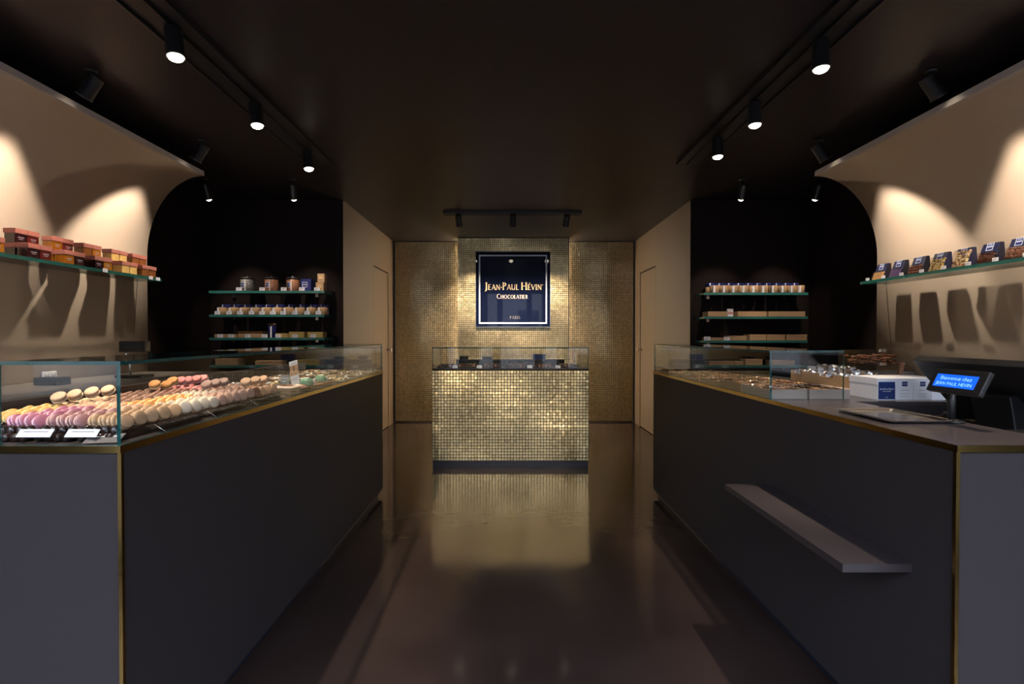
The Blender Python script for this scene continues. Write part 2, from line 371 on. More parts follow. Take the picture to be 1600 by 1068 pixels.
# golden mosaic: every tile a raised facet with its own small tilt
def mosaic(name, o, u, v, n, nu, nv, pitch, parent, seed, tilt=1.6, gap=0.13, h=0.004, top=0.88, m=None):
    rnd = random.Random(seed); o = Vector(o); u = Vector(u); v = Vector(v); n = Vector(n); mb = MB(); vs = []; fs = []
    cw = [rnd.gauss(0, 1) for _ in range(nu)]; rw = [rnd.gauss(0, 1) for _ in range(nv)]
    s = pitch * (1 - gap) / 2; t = s * top
    for i in range(nu):
        for k in range(nv):
            c = o + u * (pitch * (i + 0.5)) + v * (pitch * (k + 0.5))
            wav = math.sin(i * 0.35 + k * 0.06 + seed) * 0.8
            a = R(tilt) * (rnd.gauss(0, 0.5) + 0.5 * cw[i] + wav); b = R(tilt) * (rnd.gauss(0, 0.5) + 0.35 * rw[k] + 0.9 * math.cos(k * 0.23 + i * 0.11 + seed) + 0.5 * math.sin(i * 0.31 - k * 0.13))
            q = len(vs)
            for (x, y) in ((-1, -1), (1, -1), (1, 1), (-1, 1)): vs.append(c + u * s * x + v * s * y)
            for (x, y) in ((-1, -1), (1, -1), (1, 1), (-1, 1)): vs.append(c + u * t * x + v * t * y + n * (h + t * (x * math.tan(a) + y * math.tan(b))))
            fs.append((q + 4, q + 5, q + 6, q + 7))
            for e in range(4):
                j = (e + 1) % 4; fs.append((q + e, q + j, q + 4 + j, q + 4 + e))
    mb.add(vs, fs); me = bpy.data.meshes.new(name); me.from_pydata([tuple(x) for x in vs], [], fs); me.materials.append(m or M_gold)
    return put(name, me, parent, kind='stuff')
PT = 0.02917
wb = struct('wall_back', MB().box((-1.80, 7.6, 0), (2.0, 7.7, H)), M_grout)
mosaic('mosaic_tile', (-1.665, 7.6, 0.02), (1, 0, 0), (0, 0, 1), (0, -1, 0), 34, 91, PT, wb, 3, 2.2, 0.10, 0.009, 0.70)
mosaic('mosaic_tile', (0.872, 7.6, 0.02), (1, 0, 0), (0, 0, 1), (0, -1, 0), 34, 91, PT, wb, 5, 2.2, 0.10, 0.009, 0.70)
wc = struct('wall_back_centre', MB().box((-0.712, 7.30, 0), (0.876, 7.34, H)).box((-0.712, 7.34, 0), (-0.704, 7.46, H)).box((0.868, 7.34, 0), (0.876, 7.46, H)).box((-0.60, 7.34, 0), (0.77, 7.6, H)), M_grout)  # hidden side returns added to keep the LED glow near the wings
mosaic('mosaic_tile', (-0.709, 7.30, 0.02), (1, 0, 0), (0, 0, 1), (0, -1, 0), 54, 91, PT, wc, 9, 2.2)
strip_n = 0
for xs in (-0.684, 0.848):
    strip_n += 1
    b = struct('wall_strip_%d' % strip_n, MB().box((xs - 0.012, 7.545, 0.03), (xs + 0.012, 7.57, H - 0.03)), M_led)
for x in (-1.683, 1.862):  # black strips stand in for the dark gap beside the mosaic
    strip_n += 1
    struct('wall_strip_%d' % strip_n, MB().box((x - 0.006, 7.55, 0), (x + 0.022, 7.6, H)), M_black)

# ================================================================== LAMPS
WARM = (1.0, 0.80, 0.61)
def aim(o, frm, to):
    d = Vector(to) - Vector(frm); o.rotation_euler = d.to_track_quat('-Z', 'Y').to_euler()
HEAD = None
def spotlight(x, y, to, label, group, power, ang, blend=0.4, zt=H, drop=0.10, lit=True, r=0.036, name='spotlight', radius=0.018, deep=False):
    t = thing(name, label, 'lamp', (x, y, zt), group)
    MB().lathe([(0, -0.012), (0.028, -0.012), (0.03, 0), (0, 0)], 16).obj('ceiling_mount', M_black, t)
    MB().tube([(0, 0, -0.01), (0, 0, -drop + 0.03)], 0.006).obj('stem', M_black, t)
    d = (Vector(to) - Vector((x, y, zt - drop))).normalized(); q = d.to_track_quat('-Z', 'Y').to_matrix().to_4x4()
    mt = Matrix.Translation((0, 0, -drop + 0.02)) @ q
    if deep: MB().lathe([(0, 0.055), (r * 0.9, 0.052), (r, 0.045), (r * 1.02, -0.065), (r * 1.12, -0.070), (r * 1.12, -0.078), (r * 0.95, -0.078), (r * 0.9, -0.02), (0, -0.019)], 20, mt).obj('lamp_housing', M_black, t)
    else: MB().lathe([(0, 0.055), (r * 0.9, 0.052), (r, 0.045), (r * 1.02, -0.065), (r * 1.12, -0.070), (r * 1.12, -0.078), (r * 0.95, -0.078), (r * 0.95, -0.07), (0, -0.069)], 20, mt).obj('lamp_housing', M_black, t)
    if deep: MB().lathe([(0, -0.0225), (r * 0.85, -0.0225), (r * 0.85, -0.0205), (0, -0.0205)], 20, mt).obj('lens', M_lens, t)
    else: MB().lathe([(0, -0.094), (r * 0.5, -0.091), (r * 0.8, -0.084), (r * 0.93, -0.0735), (r * 0.93, -0.0715), (0, -0.0715)], 20, mt).obj('lens', M_lens, t)
    ld = bpy.data.lights.new('beam', 'SPOT'); ld.energy = power; ld.color = WARM; ld.spot_size = R(ang); ld.spot_blend = blend; ld.shadow_soft_size = radius
    lo = bpy.data.objects.new('beam', ld); COL.objects.link(lo); lo.parent = t; lo.matrix_local = mt @ Matrix.Translation((0, 0, -0.115))
    return t
def track(x0, x1, y0, y1, label, along):
    t = thing('lighting_track', label, 'lighting track', ((x0 + x1) / 2, (y0 + y1) / 2, H)); dx = (x1 - x0) / 2; dy = (y1 - y0) / 2; w = 0.012
    MB().box((-dx, -dy, -0.012), (dx, dy, 0)).obj('channel', M_black, t)
    if along == 'Y':
        for sx in (-1, 1): MB().box((sx * dx - w / 2, -dy, -0.026), (sx * dx + w / 2, dy, -0.0)).obj('channel_side', M_black, t)
        MB().box((-0.017, -dy, -0.026), (0.017, dy, -0.012)).obj('rail', M_bplast, t)
    else:
        for sy in (-1, 1): MB().box((-dx, sy * dy - w / 2, -0.026), (dx, sy * dy + w / 2, 0)).obj('channel_side', M_black, t)
        MB().box((-dx, -0.017, -0.026), (dx, 0.017, -0.012)).obj('rail', M_bplast, t)
track(-1.60, -1.40, 0.2, 4.12, 'long black lighting track in the ceiling above the macaron counter', 'Y')
track(1.36, 1.54, 0.2, 4.12, 'long black lighting track in the ceiling above the till counter', 'Y')
track(-0.72, 0.83, 5.72, 5.84, 'short black lighting track in the ceiling before the golden wall', 'X')
gl = 'spotlights on the macaron side track'; gr = 'spotlights on the till side track'
for i, y in enumerate((0.80, 1.54, 2.29, 3.03, 3.81)):
    if y < 1: continue
    spotlight(-1.48, y, (-1.27, y - 0.12, 1.0), ['lit spotlight on macaron side track, beyond the picture edge', 'lit spotlight on macaron side track, big and closest to the window', 'lit spotlight in the middle of the macaron side track', 'lit spotlight at the corridor end of the macaron side track'][i - 1], gl, 150, 56 if i == 1 else 46, 0.6, zt=H - 0.0265, drop=0.075)
for i, y in enumerate((0.85, 1.60, 2.387, 3.02, 3.55)):
    if y < 1: continue
    spotlight(1.45, y, (1.45, y - 0.08, 1.0), ['lit spotlight on till side track, beyond the picture edge', 'lit spotlight on till side track, big and closest to the window', 'lit spotlight in the middle of the till side track', 'lit spotlight at the corridor end of the till side track'][i - 1], gr, 95, 56 if i == 1 else 42, 0.6, zt=H - 0.0265, drop=0.075)
for x, nm in ((-1.48, 'macaron'), (1.45, 'till')):  # added pair out of view, brightens the island front
    spotlight(x, 0.80, (0.03, 5.0, 0.50), 'spotlight on the %s side track, unseen, added to light the golden island' % nm, gl if x < 0 else gr, 330, 23, 0.7, zt=H - 0.0265, drop=0.075)
for i, (x, tx) in enumerate(((-0.55, -0.45), (0.06, 0.07), (0.665, 0.58))):
    spotlight(x, 5.78, (tx, 7.25, 1.08), ['lit spotlight before the golden wall, macaron counter end of the short track', 'lit spotlight before the golden wall, middle of the short track', 'lit spotlight before the golden wall, till counter end of the short track'][i], 'spotlights before the golden wall', 250, 66, 1.0, zt=H - 0.0265, drop=0.075)
for i, y in enumerate((1.74, 2.70, 3.66)):
    spotlight(-2.18, y, (-2.74, y - 0.05, 1.66), ['black wall washer above the beige macaron side panel, beyond the picture edge', 'black wall washer above the beige macaron side panel, middle one', 'black wall washer above beige macaron side panel, by the dark recess'][i], 'wall washers on the macaron side', 76, 68, 0.40, drop=0.10, deep=True)
    spotlight(2.22, y, (2.81, y - 0.05, 1.66), ['black wall washer above the beige till side panel, beyond the picture edge', 'black wall washer above the beige till side panel, middle one', 'black wall washer above beige till side panel, by the dark recess'][i], 'wall washers on the till side', 76, 68, 0.40, drop=0.10, deep=True)
for (x, tx, nm) in ((-1.91, -2.0, 'macaron side recess, corridor side'), (-2.68, -2.62, 'macaron side recess, outer wall side'), (2.09, 2.15, 'till side recess, corridor side'), (2.76, 2.72, 'till side recess, outer wall side')):
    spotlight(x, 4.57, (tx, 5.22, 1.35), 'small black spotlight over the shelves of the ' + nm, 'spotlights over the dark recess shelves', 42, 54, 0.7, drop=0.12, r=0.026)

# ================================================================== COUNTERS
def left_counter():
    t = thing('display_counter', 'taupe sales counter with brass edges carrying the macarons', 'counter', (-1.3, 2.7, 0))
    def L(mb, n, m, bev=0.0, par=None): o = mb.obj(n, m, None, bev); o.parent = par or t; o.matrix_parent_inverse = Matrix.Translation((1.3, -2.7, 0)); return o
    L(MB().box((-1.64, 1.36, 0), (-1.04, 4.11, 0.07)), 'plinth', M_plinth)
    L(MB().box((-1.66, 1.335, 0.05), (-1.012, 4.14, 0.984)), 'body', M_count)
    L(MB().box((-1.66, 1.335, 0.984), (-1.014, 4.14, 1.0)), 'worktop', M_top)
    L(MB().box((-1.014, 1.333, 0.984), (-1.008, 4.142, 1.002)).box((-1.66, 1.329, 0.984), (-1.008, 1.335, 1.002)), 'brass_edge', M_brass)
    L(MB().box((-1.016, 1.329, 0.0), (-1.006, 1.339, 0.984)), 'brass_corner', M_brass)
left_counter()
rl = thing('rear_ledge', 'dark brown ledge along the staff edge of the macaron counter', 'ledge', (-1.645, 1.40, 1.0))
MB().box((-0.012, 0, 0.0003), (0.012, 2.74, 0.075)).obj('board', mat('dark_brown_ledge', (0.035, 0.022, 0.017), 0.4), rl)
rib = MB()
for k in range(60): rib.box((0.012, 1.15 + k * 0.026, 0.005), (0.018, 1.163 + k * 0.026, 0.070))
rib.obj('vent_grille', mat('grey_grille', (0.10, 0.11, 0.12), 0.35, 0.6), rl)

def right_counter():
    t = thing('till_counter', 'taupe sales counter with brass edges carrying the cash till', 'counter', (1.4, 2.7, 0))
    def L(mb, n, m, bev=0.0): o = mb.obj(n, m, None, bev); o.parent = t; o.matrix_parent_inverse = Matrix.Translation((-1.4, -2.7, 0)); return o
    L(MB().box((1.21, 1.37, 0), (1.50, 4.11, 0.07)), 'plinth', M_plinth)
    L(MB().box((1.182, 1.343, 0.05), (1.53, 4.14, 0.984)).box((1.53, 2.25, 0.05), (1.95, 4.14, 0.984)), 'body', M_count)
    L(MB().box((1.184, 1.343, 0.984), (1.53, 4.14, 1.0)).box((1.53, 2.25, 0.984), (1.95, 4.14, 1.0)), 'worktop', M_top)
    L(MB().box((1.178, 1.341, 0.984), (1.184, 4.142, 1.002)).box((1.178, 1.337, 0.984), (1.53, 1.343, 1.002)), 'brass_edge', M_brass)
    L(MB().box((1.176, 1.337, 0.0), (1.186, 1.347, 0.984)), 'brass_corner', M_brass)
    # bag shelf on the aisle side
    L(MB().box((0.98, 1.489, 0.598), (1.185, 2.30, 0.622)), 'bag_shelf', mat('bag_shelf_laminate', (0.036, 0.028, 0.030), 0.45))
right_counter()
sw = thing('staff_desk', 'low dark staff desk under the till terminal', 'desk', (1.84, 1.8, 0)); MB().box((-0.308, -0.455, 0.04), (0.31, 0.445, 0.81)).obj('cabinet', M_dark, sw); MB().box((-0.308, -0.456, 0.81), (0.31, 0.446, 0.83)).obj('worktop', M_black, sw); MB().box((-0.30, -0.44, 0), (0.28, 0.43, 0.04)).obj('plinth', M_black, sw)

def pane(mb_lo, mb_hi, name, parent, inv):
    o = MB().box(mb_lo, mb_hi, 0, 1).obj(name, [M_glass, M_cedge]); o.parent = parent; o.matrix_parent_inverse = inv; return o
def guard(label, xa, xr, y0, y1, loc, joints=()):
    """glass guard on a counter: aisle pane, end panes and a top, open on the staff side"""
    t = thing('glass_guard', label, 'glass guard', loc); inv = Matrix.Translation(loc).inverted(); s = 1 if xr > xa else -1; g = 0.010
    z0, z1, z2 = 1.002, 1.213, 1.223
    lo, hi = min(xa, xr), max(xa, xr)
    pane((lo, y0, z1), (hi, y1, z2), 'top_pane', t, inv)
    ys = [y0] + list(joints) + [y1]
    for a, b in zip(ys, ys[1:]):
        x0, x1 = (xa, xa + g) if s > 0 else (xa - g, xa)
        pane((x0, a + 0.0005, z0), (x1, b - 0.0005, z1), 'aisle_pane', t, inv)
    xi = (xa + s * g)
    for yy, nn in ((y0, 'front_pane'), (y1 - g, 'end_pane')):
        pane((min(xi, xr), yy, z0), (max(xi, xr), yy + g, z1), nn, t, inv)
    return t
guard('long frameless glass guard over the macarons', -1.012, -1.333, 1.337, 4.138, (-1.17, 2.7, 1.0))
guard('frameless glass guard over wrapped chocolates on the till counter', 1.184, 1.52, 2.31, 4.138, (1.35, 3.2, 1.0))

# golden island counter
def island():
    x0, x1, y0, y1 = -0.7375, 0.794, 5.0, 5.65
    t = thing('island_counter', 'golden mosaic island counter standing before the golden wall', 'counter', (0.03, 5.3, 0)); inv = Matrix.Translation((-0.03, -5.3, 0))
    def L(o): o.parent = t; o.matrix_parent_inverse = inv; return o
    L(MB().box((x0 + 0.005, y0 + 0.005, 0), (x1 - 0.005, y1 - 0.01, 0.064)).obj('plinth', M_plinth))
    b = L(MB().box((x0, y0, 0.064), (x1, y1, 0.962)).obj('body', M_grout))
    n = 52; p = (x1 - x0) / n; nv = 30; pv = (0.962 - 0.068) / nv
    L(mosaic('mosaic_tile', (x0, y0, 0.066), (1, 0, 0), (0, 0, 1), (0, -1, 0), 52, 30, p, None, 21, 3.6, m=M_gold2))
    L(mosaic('mosaic_tile', (x0, y1, 0.066), (0, -1, 0), (0, 0, 1), (-1, 0, 0), 22, 30, p, None, 22, 2.0))
    L(mosaic('mosaic_tile', (x1, y0, 0.066), (0, 1, 0), (0, 0, 1), (1, 0, 0), 22, 30, p, None, 23, 2.0))
    L(MB().box((x0, y0, 0.955), (x1, y1, 0.968)).obj('worktop', mat('island_top', (0.05, 0.045, 0.05), 0.3)))
    c = thing('glass_guard', 'low frameless glass guard on top of the golden island counter', 'glass guard', (0.03, 5.3, 0.968)); ci = Matrix.Translation((-0.03, -5.3, -0.968)); z0, z1 = 0.970, 1.165; g = 0.010
    pane((x0, y0, z0), (x1, y0 + g, z1), 'front_pane', c, ci)
    pane((x0, y0 + g, z0), (x0 + g, y1 - 0.05, z1), 'end_pane', c, ci); pane((x1 - g, y0 + g, z0), (x1, y1 - 0.05, z1), 'end_pane', c, ci)
    pane((x0, y0, z1), (x1, y0 + 0.40, z1 + g), 'top_pane', c, ci)
island()

# ================================================================== SIGN
def sign():
    x0, x1, z0, z1, y = -0.452, 0.606, 1.410, 2.476, 7.24
    cx = (x0 + x1) / 2; t = thing('shop_sign', 'square navy shop sign with gold lettering on the golden mosaic wall', 'sign', (cx, y, z0)); w = (x1 - x0) / 2; h = z1 - z0
    MB().box((-w, 0, 0), (w, 0.05, h)).obj('panel', M_sign, t, 0.004)
    def ring(a, b, d, n, m):
        mb = MB()
        mb.box((-w + a, -d, a), (w - a, 0.001, a + b)); mb.box((-w + a, -d, h - a - b), (w - a, 0.001, h - a))
        mb.box((-w + a, -d, a + b), (-w + a + b, 0.001, h - a - b)); mb.box((w - a - b, -d, a + b), (w - a, 0.001, h - a - b)); return mb.obj(n, m, t)
    ring(0.0, 0.007, 0.004, 'edge_trim', mat('sign_edge_grey', (0.10, 0.12, 0.18), 0.3)); ring(0.047, 0.021, 0.002, 'border_line', M_pale)
    mtx = Matrix.Translation((0.012, -0.0005, 0)) @ Matrix.Rotation(PI / 2, 4, 'X')
    lettering('letter', [('JEAN-PAUL HÉVINo', 0.105, 0, 0.525, 0.74)], mtx, M_goldink, t, 0.004, True)
    lettering('letter', [('CHOCOLATIER', 0.066, -0.02, 0.402, 0.78)], mtx, M_paleink, t, 0.003, True, spacing=0.05)
    lettering('city_lettering', [('PARIS', 0.042, 0.02, 0.115, 0)], mtx, M_dimink, t, 0.002, spacing=0.16)
sign()

# ================================================================== MACARONS
def macaron_meshes(name, col, foot, fill):
    foot = tuple(min(0.85, c * 1.25 + 0.04) for c in foot)
    m1 = mat('macaron_' + name, col, 0.6, bump=0.10, bscale=260, var=0.08, vscale=160); m2 = mat('macaron_foot_' + name, foot, 0.8, bump=0.9, bscale=420, var=0.25, vscale=240); m3 = mat('macaron_fill_' + name, fill, 0.5)
    r = 0.0215
    prof = [(0, 0.0), (r * 0.97, 0.0), (r * 1.01, 0.0012), (r * 0.965, 0.0030), (r * 1.0, 0.0040), (r * 0.965, 0.0062), (r * 0.86, 0.0082), (r * 0.62, 0.0094), (r * 0.3, 0.0099), (0, 0.0100)]
    sh = MB().lathe(prof, 16, mis=[1, 1, 1, 1, 0, 0, 0, 0, 0]).mesh('shell', [m1, m2])
    fi = MB().lathe([(0, -0.003), (r * 0.88, -0.003), (r * 0.92, 0), (r * 0.88, 0.003), (0, 0.003)], 14).mesh('filling', m3)
    return sh, fi
COLS = {
    'purple': ((0.42, 0.14, 0.20), (0.62, 0.36, 0.42), (0.28, 0.06, 0.14)),
    'mauve': ((0.40, 0.19, 0.19), (0.55, 0.33, 0.30), (0.2, 0.07, 0.06)),
    'tan speckled': ((0.45, 0.27, 0.15), (0.52, 0.33, 0.19), (0.25, 0.12, 0.05)),
    'white': ((0.60, 0.50, 0.40), (0.62, 0.45, 0.30), (0.5, 0.35, 0.2)),
    'rosy beige': ((0.42, 0.25, 0.20), (0.40, 0.24, 0.18), (0.15, 0.06, 0.04)),
    'chestnut brown': ((0.22, 0.09, 0.06), (0.30, 0.14, 0.09), (0.08, 0.03, 0.02)),
    'apricot tan': ((0.58, 0.34, 0.20), (0.55, 0.33, 0.20), (0.3, 0.14, 0.07)),
    'orange': ((0.66, 0.28, 0.08), (0.66, 0.42, 0.19), (0.4, 0.16, 0.03)),
    'peach': ((0.66, 0.38, 0.24), (0.62, 0.40, 0.27), (0.38, 0.18, 0.10)),
    'yellow': ((0.74, 0.42, 0.13), (0.70, 0.50, 0.22), (0.5, 0.3, 0.06)),
    'cream': ((0.60, 0.39, 0.24), (0.55, 0.40, 0.25), (0.28, 0.15, 0.07)),
    'cocoa brown': ((0.17, 0.085, 0.055), (0.25, 0.13, 0.08), (0.06, 0.025, 0.015)),
    'pink': ((0.78, 0.26, 0.24), (0.74, 0.36, 0.33), (0.5, 0.12, 0.12)),
}
MAC = {k: macaron_meshes(k.replace(' ', '_'), *v) for k, v in COLS.items()}
GM = {k: k + ' macarons in the glass case' for k in COLS}
def macaron(col, loc, axis, label):
    q = Vector(axis).normalized().to_track_quat('Z', 'Y')
    t = thing('macaron', label, 'macaron', loc, GM[col]); t.rotation_mode = 'QUATERNION'; t.rotation_quaternion = q
    sh, fi = MAC[col]
    a = put('shell', sh, t, (0, 0, 0.0026)); b = put('shell', sh, t, (0, 0, -0.0026), (PI, 0, 0)); put('filling', fi, t)
    return t
TRAYS = [('corner', -1.172, 4, [(5, 'tan speckled'), (4, 'white'), (5, 'rosy beige'), (1, 'chestnut brown'), (5, 'apricot tan')], 0, 18),
         ('second', -1.289, 4, [(3, 'mauve'), (2, 'peach'), (5, 'orange'), (3, 'white'), (5, 'rosy beige')], 0, 18),
         ('third', -1.405, 4, [(4, 'purple'), (2, 'peach'), (5, 'cocoa brown'), (3, 'chestnut brown'), (4, 'pink')], 0, 18),
         ('rear', -1.513, 3, [(5, 'yellow'), (4, 'cream'), (5, 'cocoa brown'), (4, 'pink')], 1, 18)]
PX, PY, Y0 = 0.0252, 0.0535, 1.445
for tn, xa, nc, cols, r0, r1 in TRAYS:
    seq = [c for n, c in cols for _ in range(n)]
    y0 = Y0 + r0 * PY - 0.032; y1 = Y0 + r1 * PY
    t = thing('macaron_tray', 'dark brown scalloped macaron tray, %s row from the aisle glass' % {'corner': 'first', 'second': 'second', 'third': 'third', 'rear': 'rearmost'}[tn], 'tray', (xa, y0, 1.0), 'scalloped macaron trays')
    w = nc * PX
    body = MB().box((-0.004, 0, 0.001), (w + 0.004, y1 - y0, 0.026)); body.obj('tray_body', M_tray, t, 0.003)
    for k in range(nc):
        MB().lathe([(0, -0.02), (0.0105, -0.02), (0.0115, 0), (0.0105, 0.016), (0.006, 0.021), (0, 0.022)], 14, Matrix.Translation((PX * (k + 0.5), -0.002, 0.021))).obj('scallop', M_tray, t)
        MB().lathe([(0, -0.013), (0.009, -0.012), (0.0115, -0.006), (0.0115, 0.008), (0.008, 0.012), (0, 0.013)], 14, Matrix.Translation((PX * (k + 0.5), -0.017, 0.0125)) @ Matrix.Rotation(PI / 2, 4, 'X')).obj('scallop', M_tray, t)
    for r in range(r0, r1):
        for c in range(nc):
            col = seq[min(r, len(seq) - 1)]
            x = xa + PX * (c + 0.5) + random.uniform(-0.002, 0.002); y = Y0 + r * PY + random.uniform(-0.003, 0.003) + (c % 2) * 0.003
            lean = R(random.gauss(18, 5)); yaw = R(random.gauss(-16 if c == nc - 1 else 2, 7))
            ax = (math.cos(lean) * math.cos(yaw), math.cos(lean) * math.sin(yaw), math.sin(lean))
            side = ['wall side', 'wall side of middle', 'aisle side of middle', 'aisle side'][c] if nc == 4 else ['wall side', 'middle', 'aisle side'][c]
            macaron(col, (x, y, 1.0465 + random.uniform(-0.001, 0.002)), ax, '%s macaron, %s, %s row of the %s tray' % (col, side, ORD[r], {'corner': 'first', 'second': 'second', 'third': 'third', 'rear': 'rear'}[tn]))
def leaning(col, lst, what):
    for i, (x, y, z) in enumerate(lst):
        macaron(col, (x, y, z), (0.03 + random.uniform(-.06, .06), -0.58, 0.78 + random.uniform(-.05, .05)), '%s macaron leaning face-up on the heap, %s of %s' % (col, ORD[i], what))
leaning('cream', [(-1.46, 1.665, 1.088), (-1.455, 1.72, 1.090), (-1.45, 1.785, 1.092), (-1.445, 1.85, 1.092)], 'four')
leaning('orange', [(-1.44, 2.09, 1.090), (-1.425, 2.14, 1.084), (-1.44, 2.20, 1.094)], 'three')
leaning('pink', [(-1.44, 2.255, 1.090), (-1.44, 2.31, 1.088), (-1.44, 2.37, 1.088), (-1.44, 2.42, 1.086)], 'four')
leaning('rosy beige', [(-1.235, 2.10, 1.088), (-1.235, 2.165, 1.088), (-1.235, 2.225, 1.088)], 'three')
leaning('apricot tan', [(-1.135, 2.22, 1.088), (-1.125, 2.285, 1.090), (-1.12, 2.345, 1.088)], 'three')

# price cards at the front of the trays
def sheet_card(name, label, cx, cy, cz, w, h, m, tiltx, rz=0.0, group=None, lines=2, ink=None, cat='price card'):
    t = thing(name, label, cat, (cx, cy, cz), group, rz); q = Matrix.Rotation(tiltx, 4, 'X')
    mb = MB().xbox(q, (-w / 2, -0.0008, 0), (w / 2, 0.0008, h)); mb.obj('card', m, t)
    ln = MB()
    for k in range(lines):
        zz = h * (0.68 - 0.3 * k); ln.xbox(q, (-w * (0.36 - 0.05 * k), -0.0014, zz - h * 0.05), (w * (0.36 - 0.09 * k), -0.0008, zz + h * 0.05))
    ln.obj('printed_line', ink or M_bplast, t)
    return t
M_greyink = mat('grey_ink', (0.25, 0.25, 0.30), 0.6); M_whiteink = mat('white_ink', (0.72, 0.70, 0.72), 0.6)
sheet_card('price_card', 'white price card leaning on the purple macaron tray', -1.272, 1.368, 1.018, 0.092, 0.024, M_white, R(-40), 0, None, 1, M_greyink)
sheet_card('price_card', 'white price card leaning on the speckled macaron tray by the glass corner', -1.145, 1.368, 1.018, 0.085, 0.024, M_white, R(-40), 0, None, 1, M_greyink)
sheet_card('price_card', 'dark grey price card lying flat inside the glass corner', -1.085, 1.360, 1.004, 0.085, 0.045, M_tickdark, R(-68), R(12), None, 1, M_whiteink)
def card_strip(y0, n, wy, label):
    """clear holder with a row of dark cards, tilted to the aisle"""
    t = thing('card_holder', label, 'card holder', (-1.045, y0, 1.0), 'clear card holders along the aisle glass')
    L = n * wy + 0.004; q = Matrix.Rotation(R(-28), 4, 'Y')
    MB().xbox(q, (-0.026, 0, 0.0145), (0.020, L, 0.0155)).box((-0.026, 0, 0.002), (-0.0245, L, 0.004)).obj('plate', M_acryl, t)
    MB().tube([(0.020, 0, 0.004), (-0.012, 0, 0.024), (-0.026, 0, 0.003)], 0.0014, 6).obj('support_wire', M_steel, t)
    for k in range(n):
        MB().xbox(q, (-0.022, k * wy + 0.004, 0.0157), (0.016, (k + 1) * wy, 0.0167)).obj('price_card', M_tickdark, t)
        MB().xbox(q, (-0.008, k * wy + 0.012, 0.0168), (-0.005, k * wy + wy * 0.8, 0.0173)).xbox(q, (0.002, k * wy + 0.012, 0.0168), (0.005, k * wy + wy * 0.65, 0.0173)).xbox(q, (-0.022, (k + 1) * wy - 0.001, 0.016), (0.016, (k + 1) * wy + 0.003, 0.0174)).obj('printed_line', M_whiteink, t)
card_strip(1.53, 4, 0.058, 'clear holder of dark price cards by the speckled macarons')
card_strip(1.80, 4, 0.066, 'clear holder of dark price cards by the white macarons')
card_strip(2.10, 4, 0.075, 'clear holder of dark price cards by the rosy macarons')
card_strip(2.46, 5, 0.068, 'clear holder of dark price cards by the oval pastries')

# pastries further along the counter
M_green = mat('mint_glaze', (0.23, 0.48, 0.29), 0.28, bump=0.1, bscale=60); M_cream = mat('whipped_cream', (0.85, 0.80, 0.72), 0.5); M_crust = mat('tart_crust', (0.28, 0.11, 0.05), 0.6, bump=0.5, bscale=200)
def oval_pastry(x, y, rz, label):
    t = thing('oval_pastry', label, 'pastry', (x, y, 1.008), 'oval pastries', rz)
    MB().blob((0, 0, 0.014), (0.042, 0.018, 0.014), 0, 14).obj('shell', mat('pink_brown_pastry', (0.50, 0.22, 0.14), 0.4), t)
    MB().blob((-0.006, 0, 0.021), (0.026, 0.011, 0.009), 0, 12).obj('glaze', mat('pale_glaze', (0.75, 0.55, 0.42), 0.25), t)
oval_pastry(-1.16, 2.58, 0.3, 'oval pink-brown pastry behind the flat tan box, window side'); oval_pastry(-1.085, 2.66, 0.2, 'oval pink-brown pastry beside the flat tan box, corridor side')
b = thing('flat_box', 'flat tan pastry box on the counter after the macarons', 'box', (-1.10, 2.47, 1.0))
MB().box((-0.05, 0, 0.001), (0.055, 0.105, 0.030)).obj('box_body', M_kraft, b, 0.002); MB().box((-0.052, -0.002, 0.030), (0.057, 0.107, 0.036)).obj('lid', M_kraftlight, b, 0.001)
p = thing('cake_board', 'brown crisp base board under the two mint domes', 'board', (-1.11, 2.86, 1.0)); MB().box((-0.09, -0.13, 0.001), (0.06, 0.22, 0.018)).obj('slab', M_crust, p, 0.004)
def dome(x, y, label):
    t = thing('dome_cake', label, 'cake', (x, y, 1.0185), 'mint dome cakes')
    MB().lathe([(0, 0), (0.034, 0), (0.036, 0.004), (0.036, 0.014), (0.033, 0.026), (0.024, 0.036), (0.011, 0.041), (0, 0.042)], 20).obj('sponge', M_green, t)
    MB().lathe([(0, 0.041), (0.019, 0.0395), (0.013, 0.0425), (0, 0.044)], 14).obj('icing', M_cream, t)
    MB().blob((0, 0, 0.046), (0.005, 0.005, 0.005)).obj('cherry', M_choc, t)
dome(-1.10, 2.80, 'mint green dome cake, beside the tall leaning card'); dome(-1.10, 3.01, 'mint green dome cake, corridor side of the board')
for i, (x, y) in enumerate(((-1.09, 2.88), (-1.10, 2.915), (-1.09, 3.075))):
    tag(MB().blob((0, 0, 0.009), (0.013, 0.013, 0.011), 0, 10).blob((0.002, 0, 0.02), (0.008, 0.008, 0.008), 0, 8).obj('cream_swirl', M_cream, None, loc=(x, y, 1.0185)), ['white cream swirl touching the first mint dome', 'white cream swirl between the two mint domes', 'white cream swirl after the last mint dome'][i], 'cream', 'cream swirls on the cake board')
tt = thing('tartlet', 'small brown tartlet with a green straw by the tall card', 'tartlet', (-1.215, 2.80, 1.002)); MB().lathe([(0, 0), (0.024, 0), (0.032, 0.018), (0.030, 0.019), (0.026, 0.014), (0, 0.014)], 18).obj('crust', M_crust, tt); MB().tube([(0, 0, 0.014), (0.004, 0.0, 0.035), (0.022, 0.0, 0.052)], 0.0022).obj('straw', mat('green_straw', (0.35, 0.5, 0.2), 0.5), tt)
card = thing('picture_card', 'tall white card with golden picture leaning in the glass case', 'card', (-1.170, 2.83, 1.002)); q = Matrix.Rotation(R(-17), 4, 'Y') @ Matrix.Rotation(R(-24), 4, 'X')
